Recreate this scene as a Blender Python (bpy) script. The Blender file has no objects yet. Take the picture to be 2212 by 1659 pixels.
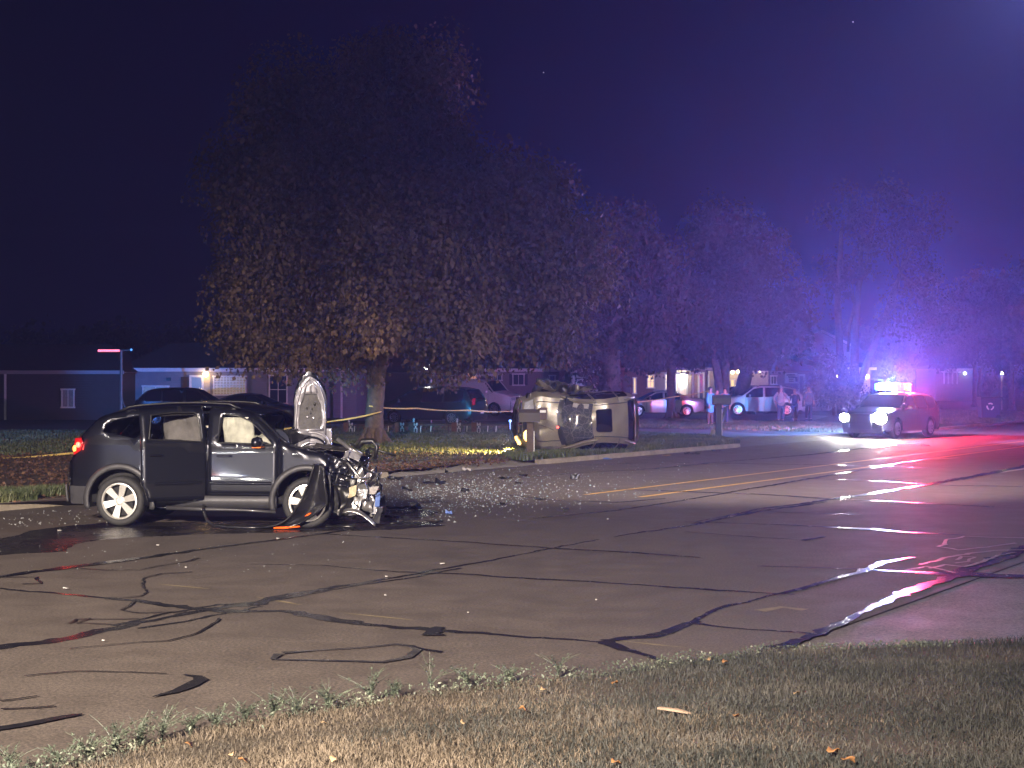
import bpy, bmesh, math, random
import numpy as np
from mathutils import Vector, Matrix, noise
from mathutils.geometry import delaunay_2d_cdt

R = math.radians
random.seed(7)
rng = np.random.default_rng(7)
sc = bpy.context.scene
col = sc.collection

# ---------------------------------------------------------------- camera, sky, exposure
F, H, CX, HY = 3300.0, 2.3, 1106.0, 818.0     # focal length and eye height measured from the photograph (2212 px wide)
cam_d = bpy.data.cameras.new('camera')
cam = bpy.data.objects.new('camera', cam_d)
col.objects.link(cam)
cam.location = (0, 0, H)
cam.rotation_euler = (R(90) - math.atan(11.5 / F), 0, 0)
cam_d.sensor_width = 36
cam_d.lens = 36 * F / 2212
cam_d.clip_end = 2000
sc.camera = cam

world = bpy.data.worlds.new('World')
sc.world = world
world.use_nodes = True
wn, wl = world.node_tree.nodes, world.node_tree.links
bg = wn['Background']
tc = wn.new('ShaderNodeTexCoord')
sep = wn.new('ShaderNodeSeparateXYZ')
wl.new(tc.outputs['Generated'], sep.inputs[0])
ramp = wn.new('ShaderNodeValToRGB')
ramp.color_ramp.elements[0].position = 0.0
ramp.color_ramp.elements[0].color = (0.0030, 0.0022, 0.0130, 1)
ramp.color_ramp.elements[1].position = 0.6
ramp.color_ramp.elements[1].color = (0.0010, 0.0009, 0.0070, 1)
wl.new(sep.outputs['Z'], ramp.inputs[0])
wl.new(ramp.outputs[0], bg.inputs['Color'])
bg.inputs['Strength'].default_value = 1.0

sc.view_settings.view_transform = 'Standard'
sc.view_settings.look = 'None'
sc.view_settings.exposure = 0
sc.view_settings.gamma = 1
sc.view_settings.use_curve_mapping = False
sc.render.engine = 'CYCLES'
sc.cycles.use_denoising = True
sc.cycles.max_bounces = 6
sc.cycles.diffuse_bounces = 2
sc.cycles.glossy_bounces = 3
sc.cycles.transmission_bounces = 5
sc.cycles.transparent_max_bounces = 8
sc.cycles.volume_bounces = 0
sc.cycles.sample_clamp_indirect = 4
sc.cycles.caustics_reflective = False
sc.cycles.caustics_refractive = False

def lamp(name, kind, loc, power, color, size=0.1, aim=None, spot=None, parent=None, spec=1.0, blend=.7):
    d = bpy.data.lights.new(name, kind)
    d.energy = power
    d.color = color
    if kind == 'SPOT':
        d.spot_size = R(spot or 120)
        d.spot_blend = blend
    d.shadow_soft_size = size
    d.specular_factor = spec
    o = bpy.data.objects.new(name, d)
    col.objects.link(o)
    o.location = loc
    if aim is not None:
        o.rotation_euler = (Vector(aim) - Vector(loc)).to_track_quat('-Z', 'Y').to_euler()
    if parent:
        o.parent = parent
    return o

# the street lamps that light the road stand outside the picture
LAMP_A, LAMP_B = (-7.0, -13.0, 10.0), (9.6, 26.2, 10.2)
lamp('street_lamp_light', 'SPOT', LAMP_A, 226000, (1.0, 0.84, 0.68), 0.3, (-7.2, 3.5, 0), 60, blend=.8)
lamp('street_lamp_light', 'SPOT', LAMP_B, 18000, (1.0, 0.86, 0.76), 0.25, (4.0, 37, 0), 82)
lamp('street_lamp_light', 'POINT', (LAMP_B[0], LAMP_B[1], LAMP_B[2] - .2), 2800, (.66, .66, 1.0), 0.25)  # cool point light added at lamp B for the veil at upper right

# ---------------------------------------------------------------- helpers
def G(x, y, z=0.0):
    """the point at height z that the photograph shows at pixel x, y"""
    d = F * (H - z) / (y - HY)
    return Vector(((x - CX) * d / F, d, z))

def AT(x, y, d):
    return Vector(((x - CX) * d / F, d, H + (HY - y) * d / F))

def tag(o, label=None, cat=None, group=None, kind=None):
    if label: o['label'] = label
    if cat: o['category'] = cat
    if group: o['group'] = group
    if kind: o['kind'] = kind
    return o

def empty(name, loc=(0, 0, 0), rz=0.0):
    o = bpy.data.objects.new(name, None)
    col.objects.link(o)
    o.location = loc
    o.rotation_euler = (0, 0, rz)
    o.empty_display_size = 0.2
    return o

class MB:
    def __init__(s):
        s.v, s.f = [], []
    def add(s, vs, fs):
        k = len(s.v)
        s.v += [tuple(p) for p in vs]
        s.f += [tuple(i + k for i in f) for f in fs]
        return s
    def box(s, c, d, rz=0.0, m=None):
        hx, hy, hz = d[0] / 2, d[1] / 2, d[2] / 2
        vs = [Vector((x, y, z)) for x in (-hx, hx) for y in (-hy, hy) for z in (-hz, hz)]
        mt = m if m is not None else Matrix.Rotation(rz, 3, 'Z')
        vs = [mt @ p + Vector(c) for p in vs]
        return s.add(vs, [(0, 1, 3, 2), (4, 6, 7, 5), (0, 4, 5, 1), (2, 3, 7, 6), (0, 2, 6, 4), (1, 5, 7, 3)])
    def cbox(s, c, d, b=0.02, rz=0.0):
        """box with bevelled edges"""
        bm = bmesh.new()
        bmesh.ops.create_cube(bm, size=1)
        bmesh.ops.scale(bm, vec=d, verts=bm.verts)
        bmesh.ops.bevel(bm, geom=bm.edges[:], offset=min(b, min(d) * .45), segments=2, affect='EDGES', profile=.5)
        mt = Matrix.Rotation(rz, 3, 'Z')
        bm.verts.index_update()
        s.add([mt @ v.co + Vector(c) for v in bm.verts], [[v.index for v in f.verts] for f in bm.faces])
        bm.free()
        return s
    def tube(s, pts, r, n=8, cap=True):
        pts = [Vector(p) for p in pts]
        rs = r if isinstance(r, (list, tuple)) else [r] * len(pts)
        vs, fs = [], []
        a = None
        for i, p in enumerate(pts):
            t = (pts[min(i + 1, len(pts) - 1)] - pts[max(i - 1, 0)])
            if t.length < 1e-9: t = Vector((0, 0, 1))
            t.normalize()
            if a is None:
                a = t.orthogonal().normalized()
            else:
                a = (a - t * a.dot(t))
                a = a.normalized() if a.length > 1e-6 else t.orthogonal().normalized()
            b = t.cross(a)
            for k in range(n):
                q = 2 * math.pi * k / n
                vs.append(p + (a * math.cos(q) + b * math.sin(q)) * rs[i])
        for i in range(len(pts) - 1):
            for k in range(n):
                fs.append((i * n + k, i * n + (k + 1) % n, (i + 1) * n + (k + 1) % n, (i + 1) * n + k))
        if cap:
            fs.append(tuple(range(n))[::-1])
            fs.append(tuple((len(pts) - 1) * n + k for k in range(n)))
        return s.add(vs, fs)
    def grid(s, fn, nu, nv):
        vs = [fn(i / nu, j / nv) for i in range(nu + 1) for j in range(nv + 1)]
        fs = [(i * (nv + 1) + j, (i + 1) * (nv + 1) + j, (i + 1) * (nv + 1) + j + 1, i * (nv + 1) + j + 1) for i in range(nu) for j in range(nv)]
        return s.add(vs, fs)
    def prism(s, poly, d):
        """poly: 3-D points, extruded along vector d"""
        n = len(poly)
        poly = [Vector(p) for p in poly]
        d = Vector(d)
        vs = poly + [p + d for p in poly]
        fs = [tuple(range(n))[::-1], tuple(range(n, 2 * n))] + [(i, (i + 1) % n, n + (i + 1) % n, n + i) for i in range(n)]
        return s.add(vs, fs)
    def lathe(s, prof, n=24, axis='Y', c=(0, 0, 0)):
        vs, fs = [], []
        for (r, h) in prof:
            for k in range(n):
                q = 2 * math.pi * k / n
                if axis == 'Y': p = (r * math.cos(q), h, r * math.sin(q))
                else: p = (r * math.cos(q), r * math.sin(q), h)
                vs.append(Vector(p) + Vector(c))
        for i in range(len(prof) - 1):
            for k in range(n):
                fs.append((i * n + k, i * n + (k + 1) % n, (i + 1) * n + (k + 1) % n, (i + 1) * n + k))
        return s.add(vs, fs)
    def ball(s, c, r, nu=10, nv=7):
        rr = r if isinstance(r, (tuple, list)) else (r, r, r)
        def fn(u, v):
            a, b = 2 * math.pi * u, math.pi * (v - .5)
            return (c[0] + rr[0] * math.cos(a) * math.cos(b), c[1] + rr[1] * math.sin(a) * math.cos(b), c[2] + rr[2] * math.sin(b))
        return s.grid(fn, nu, nv)
    def panel(s, poly, holes, step, fn):
        """a curved sheet over a 2-D outline with holes; fn maps (a, b) to 3-D"""
        def dens(p):
            out = []
            for i, a in enumerate(p):
                b = p[(i + 1) % len(p)]
                n = max(1, int(math.hypot(b[0] - a[0], b[1] - a[1]) / step))
                out += [(a[0] + (b[0] - a[0]) * k / n, a[1] + (b[1] - a[1]) * k / n) for k in range(n)]
            return out
        loops = [dens(poly)] + [dens(h) for h in holes]
        pts, edges = [], []
        for lp in loops:
            k = len(pts)
            pts += lp
            edges += [(k + i, k + (i + 1) % len(lp)) for i in range(len(lp))]
        x0, x1 = min(p[0] for p in poly), max(p[0] for p in poly)
        y0, y1 = min(p[1] for p in poly), max(p[1] for p in poly)
        allb = np.array(pts)
        for i in range(1, int((x1 - x0) / step) + 1):
            for j in range(1, int((y1 - y0) / step) + 1):
                p = (x0 + i * step, y0 + j * step)
                if inside(p, loops[0]) and not any(inside(p, h) for h in loops[1:]) and np.min(np.hypot(allb[:, 0] - p[0], allb[:, 1] - p[1])) > step * .45:
                    pts.append(p)
        vo, _, fo = delaunay_2d_cdt([Vector(p) for p in pts], edges, [], 0, 1e-5)[:3]
        keep = []
        for f in fo:
            c = sum((vo[i] for i in f), Vector((0, 0))) / len(f)
            if inside(c, loops[0]) and not any(inside(c, h) for h in loops[1:]):
                keep.append(tuple(f))
        used = sorted({i for f in keep for i in f})
        mp = {u: k for k, u in enumerate(used)}
        return s.add([fn(vo[i][0], vo[i][1]) for i in used], [tuple(mp[i] for i in f) for f in keep])
    def build(s, name, m, parent=None, smooth=False, solid=None, label=None):
        me = bpy.data.meshes.new(name)
        me.from_pydata([tuple(p) for p in s.v], [], s.f)
        if smooth:
            me.shade_smooth()
        o = bpy.data.objects.new(name, me)
        col.objects.link(o)
        if m: me.materials.append(m)
        if parent: o.parent = parent
        if solid:
            md = o.modifiers.new('solid', 'SOLIDIFY')
            md.thickness = abs(solid)
            md.offset = -1 if solid > 0 else 1
        if label: o['label'] = label
        return o

def inside(p, poly):
    x, y = p[0], p[1]
    r = False
    j = len(poly) - 1
    for i in range(len(poly)):
        xi, yi = poly[i][0], poly[i][1]
        xj, yj = poly[j][0], poly[j][1]
        if (yi > y) != (yj > y) and x < (xj - xi) * (y - yi) / (yj - yi) + xi:
            r = not r
        j = i
    return r

def np_mesh(name, verts, faces, m, parent=None, smooth=False):
    """faces: (n, k) index array"""
    me = bpy.data.meshes.new(name)
    n, k = faces.shape
    me.vertices.add(len(verts))
    me.vertices.foreach_set('co', np.asarray(verts, dtype=np.float32).ravel())
    me.loops.add(n * k)
    me.loops.foreach_set('vertex_index', faces.astype(np.int32).ravel())
    me.polygons.add(n)
    me.polygons.foreach_set('loop_start', np.arange(0, n * k, k, dtype=np.int32))
    me.polygons.foreach_set('loop_total', np.full(n, k, dtype=np.int32))
    me.update(calc_edges=True)
    if smooth: me.shade_smooth()
    me.materials.append(m)
    o = bpy.data.objects.new(name, me)
    col.objects.link(o)
    if parent: o.parent = parent
    return o

def fix_normals(o):
    bm = bmesh.new()
    bm.from_mesh(o.data)
    bmesh.ops.recalc_face_normals(bm, faces=bm.faces)
    bm.to_mesh(o.data)
    bm.free()
    return o

def copy_tree(o, parent=None):
    c = o.copy()
    col.objects.link(c)
    c.parent = parent
    for ch in list(o.children):
        copy_tree(ch, c)
    return c

# ---------------------------------------------------------------- materials
def mat(name, c, rough=.6, metal=0.0, var=0.0, vscale=4.0, c2=None, bump=0.0, bscale=60.0, coat=0.0, spec=.5, emit=None, estr=0.0, trans=0.0, alpha=1.0, rvar=0.0, detail=6.0):
    m = bpy.data.materials.new(name)
    m.use_nodes = True
    nt = m.node_tree
    b = nt.nodes['Principled BSDF']
    b.inputs['Base Color'].default_value = (*c, 1)
    b.inputs['Roughness'].default_value = rough
    b.inputs['Metallic'].default_value = metal
    b.inputs['Coat Weight'].default_value = coat
    b.inputs['Coat Roughness'].default_value = .04
    b.inputs['Specular IOR Level'].default_value = spec
    b.inputs['Transmission Weight'].default_value = trans
    b.inputs['Alpha'].default_value = alpha
    if emit:
        b.inputs['Emission Color'].default_value = (*emit, 1)
        b.inputs['Emission Strength'].default_value = estr
    t = nt.nodes.new('ShaderNodeTexCoord')
    if var or c2 or rvar:
        n = nt.nodes.new('ShaderNodeTexNoise')
        n.inputs['Scale'].default_value = vscale
        n.inputs['Detail'].default_value = detail
        n.inputs['Roughness'].default_value = .65
        nt.links.new(t.outputs['Object'], n.inputs['Vector'])
        rp = nt.nodes.new('ShaderNodeValToRGB')
        rp.color_ramp.elements[0].position = .32
        rp.color_ramp.elements[1].position = .68
        lo = c2 if c2 else tuple(x * (1 - var) for x in c)
        hi = c if c2 else tuple(min(1, x * (1 + var)) for x in c)
        rp.color_ramp.elements[0].color = (*lo, 1)
        rp.color_ramp.elements[1].color = (*hi, 1)
        nt.links.new(n.outputs['Fac'], rp.inputs[0])
        nt.links.new(rp.outputs[0], b.inputs['Base Color'])
        if rvar:
            mr = nt.nodes.new('ShaderNodeMapRange')
            mr.inputs['From Min'].default_value = .3
            mr.inputs['From Max'].default_value = .7
            mr.inputs['To Min'].default_value = max(.02, rough - rvar)
            mr.inputs['To Max'].default_value = min(1, rough + rvar)
            nt.links.new(n.outputs['Fac'], mr.inputs[0])
            nt.links.new(mr.outputs[0], b.inputs['Roughness'])
    if bump:
        n2 = nt.nodes.new('ShaderNodeTexNoise')
        n2.inputs['Scale'].default_value = bscale
        n2.inputs['Detail'].default_value = 4
        nt.links.new(t.outputs['Object'], n2.inputs['Vector'])
        bp = nt.nodes.new('ShaderNodeBump')
        bp.inputs['Strength'].default_value = bump
        bp.inputs['Distance'].default_value = .02
        nt.links.new(n2.outputs['Fac'], bp.inputs['Height'])
        nt.links.new(bp.outputs[0], b.inputs['Normal'])
    return m

def emat(name, c, s, base=(.8, .8, .8)):
    return mat(name, base, .3, emit=c, estr=s)

def leafmat(name, ca, cb, cc, scale=.35, rough=.55):
    """three leaf colours drifting through the crown"""
    m = mat(name, ca, rough)
    nt = m.node_tree
    b = nt.nodes['Principled BSDF']
    t = nt.nodes['Texture Coordinate']
    outs = []
    for s_, d_ in ((scale, 3), (9.0, 2)):
        n = nt.nodes.new('ShaderNodeTexNoise')
        n.inputs['Scale'].default_value = s_
        n.inputs['Detail'].default_value = d_
        nt.links.new(t.outputs['Object'], n.inputs['Vector'])
        outs.append(n)
    mx = nt.nodes.new('ShaderNodeMath')
    mx.operation = 'MULTIPLY_ADD'
    mx.inputs[1].default_value = .74
    ad = nt.nodes.new('ShaderNodeMath')
    ad.operation = 'MULTIPLY'
    ad.inputs[1].default_value = .26
    nt.links.new(outs[1].outputs['Fac'], ad.inputs[0])
    nt.links.new(outs[0].outputs['Fac'], mx.inputs[0])
    nt.links.new(ad.outputs[0], mx.inputs[2])
    rp = nt.nodes.new('ShaderNodeValToRGB')
    e = rp.color_ramp.elements
    e[0].position, e[0].color = .36, (*ca, 1)
    e[1].position, e[1].color = .64, (*cc, 1)
    k = e.new(.5)
    k.color = (*cb, 1)
    nt.links.new(mx.outputs[0], rp.inputs[0])
    nt.links.new(rp.outputs[0], b.inputs['Base Color'])
    return m

M = {}
M['paint_dark'] = mat('dark grey car paint', (.011, .012, .018), .26, .45, coat=1.0)
M['paint_beige'] = mat('champagne car paint', (.20, .178, .132), .36, .4, coat=.7, var=.12, vscale=3, bump=.25, bscale=5)
M['paint_white'] = mat('white car paint', (.62, .62, .64), .35, 0, coat=.8, var=.05)
M['paint_silver'] = mat('silver car paint', (.52, .52, .54), .35, .4, coat=.8, var=.05)
M['paint_black'] = mat('black car paint', (.008, .008, .010), .3, .2, coat=.8)
M['paint_teal_lit'] = mat('black car paint tinted teal', (.010, .030, .040), .3, .3, coat=.8)  # teal tint stands in for blue light falling on a black minivan
M['paint_police'] = mat('police car paint', (.012, .012, .014), .35, .3, coat=.5)
M['clad'] = mat('grey lower cladding', (.045, .045, .050), .45, .25, coat=.3, var=.15, vscale=8)
M['plastic'] = mat('black plastic', (.010, .010, .011), .38, 0, var=.3, vscale=10, bump=.15)
M['plastic_gloss'] = mat('scratched gloss plastic', (.012, .012, .014), .22, 0, var=.4, vscale=14, bump=.3, bscale=18, coat=.4)
M['under'] = mat('dark underbody', (.006, .006, .007), .8)
M['rubber'] = mat('tyre rubber', (.016, .016, .017), .75, 0, var=.3, vscale=20, bump=.2, bscale=80)
M['rim'] = mat('bright alloy rim', (.72, .70, .66), .28, .75, var=.08)
M['rim_dark'] = mat('dull alloy rim', (.30, .30, .32), .35, .7)
M['chrome'] = mat('chrome trim', (.75, .75, .77), .12, 1.0)
M['metal'] = mat('torn bare metal', (.42, .41, .41), .28, .85, var=.35, vscale=7, bump=.4, bscale=14)
M['metal_dark'] = mat('dirty engine metal', (.07, .065, .06), .45, .7, var=.5, vscale=9, bump=.4, bscale=20)
M['silver_inner'] = mat('bare inner hood steel', (.55, .54, .60), .26, .7, var=.12, vscale=5, bump=.2, bscale=9)
M['felt'] = mat('hood insulation felt', (.075, .072, .075), .9, 0, var=.25, vscale=10, bump=.6, bscale=30)
M['cloth'] = mat('airbag cloth', (.52, .50, .45), .85, 0, var=.3, vscale=6, bump=.5, bscale=7)  # colour variation stands in for grey shading in the folds
M['seat'] = mat('grey seat cloth', (.07, .068, .065), .85, 0, var=.2)
M['tan'] = mat('tan trim', (.42, .36, .24), .7, 0, var=.15)
M['glass_dark'] = mat('dark car glass', (.006, .006, .010), .06, 0, spec=.7)
M['mirror_red'] = mat('red lens', (.35, .01, .012), .15, 0, coat=.6)
M['tail_lit'] = emat('lit red tail lamp', (1.0, .05, .03), 14, (.4, .02, .02))
M['tail_lit2'] = emat('lit amber tail lamp', (1.0, .28, .05), 5, (.4, .1, .02))
M['head_lit'] = emat('lit white headlamp', (1.0, .97, .86), 700)
M['head_warm'] = emat('lit warm headlamp', (1.0, .50, .12), 6)
M['lens'] = mat('clear lamp lens', (.55, .56, .60), .10, .35, coat=.8)
M['amber'] = mat('amber lens', (.7, .16, .02), .2, 0, coat=.5)
M['orange'] = mat('faintly glowing reflector', (.9, .12, .01), .35, emit=(1, .12, .01), estr=.12)  # no lamp; a faint glow is added to its colour
M['bar_blue'] = emat('blue strobe', (.07, .26, 1.0), 10, (.02, .05, .2))
M['bar_white'] = emat('white strobe', (.92, .94, 1.0), 150)
M['bar_red'] = emat('red strobe', (1.0, .06, .08), 9, (.25, .02, .02))
M['bar_amber'] = emat('amber strobe', (1.0, .34, .04), 6, (.25, .1, .02))

def glass_clear(name, tint, a):
    m = bpy.data.materials.new(name)
    m.use_nodes = True
    nt = m.node_tree
    out = nt.nodes['Material Output']
    nt.nodes.remove(nt.nodes['Principled BSDF'])
    tr = nt.nodes.new('ShaderNodeBsdfTransparent')
    tr.inputs[0].default_value = (*tint, 1)
    gl = nt.nodes.new('ShaderNodeBsdfGlossy')
    gl.inputs['Roughness'].default_value = .04
    fr = nt.nodes.new('ShaderNodeFresnel')
    fr.inputs[0].default_value = 1.5
    ad = nt.nodes.new('ShaderNodeMath')
    ad.operation = 'ADD'
    ad.inputs[1].default_value = a
    mx = nt.nodes.new('ShaderNodeMixShader')
    nt.links.new(fr.outputs[0], ad.inputs[0])
    nt.links.new(ad.outputs[0], mx.inputs[0])
    nt.links.new(tr.outputs[0], mx.inputs[1])
    nt.links.new(gl.outputs[0], mx.inputs[2])
    nt.links.new(mx.outputs[0], out.inputs[0])
    return m
M['glass_clear'] = glass_clear('clear car window glass', (.80, .82, .80), .0)
M['glass_tint'] = glass_clear('tinted car window glass', (.42, .42, .44), .0)

def cracked():
    m = mat('shattered windscreen glass', (.035, .035, .04), .12, 0, spec=.7)
    nt = m.node_tree
    b = nt.nodes['Principled BSDF']
    t = nt.nodes['Texture Coordinate']
    fac = None
    for s_, w_, r_ in ((1.6, .016, 1.0), (4.5, .030, 1.0), (11.0, .035, 1.0)):
        n0 = nt.nodes.new('ShaderNodeTexNoise')
        n0.inputs['Scale'].default_value = 2.5
        nt.links.new(t.outputs['Object'], n0.inputs['Vector'])
        ml = nt.nodes.new('ShaderNodeMixRGB')
        ml.inputs[0].default_value = .22
        nt.links.new(t.outputs['Object'], ml.inputs[1])
        nt.links.new(n0.outputs['Color'], ml.inputs[2])
        v = nt.nodes.new('ShaderNodeTexVoronoi')
        v.feature = 'DISTANCE_TO_EDGE'
        v.inputs['Scale'].default_value = s_
        v.inputs['Randomness'].default_value = r_
        nt.links.new(ml.outputs[0], v.inputs['Vector'])
        r1 = nt.nodes.new('ShaderNodeMapRange')
        r1.inputs['From Min'].default_value = 0
        r1.inputs['From Max'].default_value = w_
        r1.inputs['To Min'].default_value = .8
        r1.inputs['To Max'].default_value = 0
        nt.links.new(v.outputs['Distance'], r1.inputs[0])
        if fac is None:
            fac = r1.outputs[0]
        else:
            mx = nt.nodes.new('ShaderNodeMath')
            mx.operation = 'MAXIMUM'
            nt.links.new(fac, mx.inputs[0])
            nt.links.new(r1.outputs[0], mx.inputs[1])
            fac = mx.outputs[0]
    n = nt.nodes.new('ShaderNodeTexNoise')
    n.inputs['Scale'].default_value = 2.0
    n.inputs['Detail'].default_value = 5
    nt.links.new(t.outputs['Object'], n.inputs['Vector'])
    mm = nt.nodes.new('ShaderNodeMath')
    mm.operation = 'MULTIPLY'
    nt.links.new(fac, mm.inputs[0])
    nt.links.new(n.outputs['Fac'], mm.inputs[1])
    mix = nt.nodes.new('ShaderNodeMixRGB')
    mix.inputs[1].default_value = (.050, .050, .054, 1)
    mix.inputs[2].default_value = (.22, .22, .22, 1)
    nt.links.new(mm.outputs[0], mix.inputs[0])
    nt.links.new(mix.outputs[0], b.inputs['Base Color'])
    rr = nt.nodes.new('ShaderNodeMapRange')
    rr.inputs['To Min'].default_value = .12
    rr.inputs['To Max'].default_value = .6
    nt.links.new(mm.outputs[0], rr.inputs[0])
    nt.links.new(rr.outputs[0], b.inputs['Roughness'])
    return m
M['cracked'] = cracked()

M['tar'] = mat('sealing tar', (.019, .018, .019), .22, 0, rvar=.10, var=.3, vscale=6, bump=.10, bscale=25, spec=.6)
M['tar_worn'] = mat('worn sealing tar', (.06, .057, .058), .22, 0, rvar=.10, var=.3, vscale=6, spec=.6)
M['seal_sheen'] = mat('sealant with painted sheen', (.24, .215, .20), .35, 0, var=.35, vscale=5)  # pale colour stands in for light reflected off the glossy tar
M['yellow_line'] = mat('worn yellow road paint', (.42, .24, .055), .5, 0, var=.25, vscale=5)
M['yellow_faint'] = mat('faded yellow road paint', (.17, .135, .075), .7, 0, var=.25, vscale=8)
M['white_line'] = mat('worn white road paint', (.40, .39, .38), .5, 0, var=.25, vscale=5)
M['wet'] = mat('wet oily asphalt', (.020, .017, .017), .24, 0, rvar=.16, var=.45, vscale=1.2, bump=.25, bscale=90)
M['concrete'] = mat('street concrete', (.20, .18, .155), .75, 0, var=.25, vscale=1.5, bump=.3, bscale=40)
M['concrete_lt'] = mat('kerb concrete', (.21, .18, .135), .8, 0, var=.25, vscale=2.5, bump=.4, bscale=25)
M['drive'] = mat('grey driveway asphalt', (.09, .09, .095), .7, 0, var=.2, vscale=2, bump=.2)
M['dirt'] = mat('leaf-strewn dirt', (.075, .040, .026), .95, 0, c2=(.03, .017, .012), vscale=6, bump=.8, bscale=18)
M['bark'] = mat('tree bark', (.12, .078, .055), .9, 0, c2=(.045, .03, .024), vscale=7, bump=.9, bscale=16)
M['bark_grey'] = mat('grey bark', (.10, .085, .08), .9, 0, c2=(.04, .034, .033), vscale=6, bump=.8, bscale=14)
M['leaf_maple'] = leafmat('maple leaves', (.034, .022, .016), (.072, .046, .032), (.122, .080, .055), .45, .8)
M['leaf_b'] = leafmat('dull leaves', (.024, .019, .016), (.040, .029, .024), (.065, .045, .036), .35, .8)
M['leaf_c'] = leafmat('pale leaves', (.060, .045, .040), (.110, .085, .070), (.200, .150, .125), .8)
M['leaf_dark'] = leafmat('dark far leaves', (.02, .02, .018), (.035, .03, .03), (.05, .045, .04))
M['grass_near'] = leafmat('lawn grass darkened for shade', (.016, .020, .017), (.034, .036, .031), (.075, .066, .055), .9, .7)  # greyed and darkened to paint the shade on the right of the lawn
M['grass_dry'] = leafmat('dry straw grass', (.036, .030, .021), (.074, .058, .040), (.128, .102, .073), 1.6, .7)
M['grass_far'] = leafmat('verge grass', (.030, .045, .018), (.060, .075, .028), (.120, .125, .050), .8)
M['weed'] = leafmat('grey green weeds', (.045, .060, .045), (.080, .100, .070), (.140, .150, .110), 3)
M['leaf_fall'] = mat('fallen orange leaf', (.24, .115, .04), .7, 0, var=.3, vscale=9)
M['leaf_tan'] = mat('fallen tan leaf', (.24, .165, .09), .75, 0, var=.3, vscale=9)
M['soil'] = mat('thatch under lawn', (.040, .032, .020), .95, 0, c2=(.080, .058, .036), vscale=26, bump=.9, bscale=60)
M['soil_far'] = mat('verge soil', (.036, .038, .020), .95, 0, c2=(.020, .020, .013), vscale=1.2, bump=.6, bscale=12)
M['wood'] = mat('weathered post wood', (.085, .060, .045), .85, 0, var=.3, vscale=8, bump=.4)
M['wood_red'] = mat('reddish timber', (.16, .075, .045), .85, 0, var=.3, vscale=6, bump=.4)
M['green_post'] = mat('green painted post', (.035, .050, .034), .55, 0, var=.25, vscale=8)
M['white_trim'] = mat('white painted trim', (.70, .70, .70), .55, 0, var=.08, vscale=3)
M['block'] = mat('pale concrete block', (.55, .55, .56), .85, 0, var=.15, vscale=8, bump=.3)
M['tape'] = mat('yellow barrier tape', (.50, .36, .11), .4, 0, var=.15, vscale=4)
M['roof'] = mat('dark roof shingles', (.022, .020, .022), .9, 0, var=.4, vscale=5, bump=.5, bscale=9)
M['dark_pane'] = mat('dark window pane', (.015, .018, .03), .08, 0, spec=.7)
M['skin'] = mat('skin', (.40, .24, .17), .55)
M['denim'] = mat('denim', (.05, .07, .12), .85, 0, var=.2, vscale=20)
M['black_cloth'] = mat('black clothing', (.014, .014, .016), .85, 0, var=.2, vscale=12)
M['grey_cloth'] = mat('grey clothing', (.13, .12, .13), .85, 0, var=.15, vscale=12)
M['white_cloth'] = mat('off white clothing', (.30, .28, .28), .85, 0, var=.25, vscale=8)
M['blue_cloth'] = mat('pale blue clothing', (.07, .36, .62), .8, 0, var=.2, vscale=6)
M['pattern_cloth'] = mat('mottled clothing tinted blue-lit', (.09, .40, .68), .8, 0, c2=(.015, .04, .10), vscale=9)  # blue stands in for blue light on a patterned top
M['brown_cloth'] = mat('brown clothing', (.10, .06, .04), .85, 0, var=.2)
M['hair'] = mat('dark hair', (.010, .008, .007), .5)
M['hair_red'] = mat('reddish hair', (.16, .05, .025), .5)
M['bin_blue'] = mat('blue bin plastic', (.020, .035, .10), .5, 0, var=.15)
M['sheet_blue'] = mat('blue glass chip', (.10, .16, .40), .2, 0, coat=.5)
M['paper'] = mat('white litter', (.36, .35, .34), .7)
M['pole'] = mat('galvanised pole', (.20, .20, .21), .5, .6, var=.2)

def siding(name, c, pitch=.13, amp=.6):
    m = mat(name, c, .75, 0, var=.10, vscale=3)
    nt = m.node_tree
    b = nt.nodes['Principled BSDF']
    t = nt.nodes['Texture Coordinate']
    s = nt.nodes.new('ShaderNodeSeparateXYZ')
    nt.links.new(t.outputs['Object'], s.inputs[0])
    d = nt.nodes.new('ShaderNodeMath')
    d.operation = 'DIVIDE'
    d.inputs[1].default_value = pitch
    f = nt.nodes.new('ShaderNodeMath')
    f.operation = 'FRACT'
    bp = nt.nodes.new('ShaderNodeBump')
    bp.inputs['Strength'].default_value = amp
    bp.inputs['Distance'].default_value = .03
    nt.links.new(s.outputs['Z'], d.inputs[0])
    nt.links.new(d.outputs[0], f.inputs[0])
    nt.links.new(f.outputs[0], bp.inputs['Height'])
    nt.links.new(bp.outputs[0], b.inputs['Normal'])
    return m
M['siding_blue'] = siding('grey blue siding', (.22, .22, .25))
M['siding_dark'] = siding('dark brown siding', (.05, .038, .034))
M['siding_grey'] = siding('grey brown siding', (.20, .17, .16))
M['siding_cream'] = siding('cream siding', (.52, .46, .34))
M['siding_mauve'] = siding('mauve siding', (.26, .22, .25))

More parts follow.
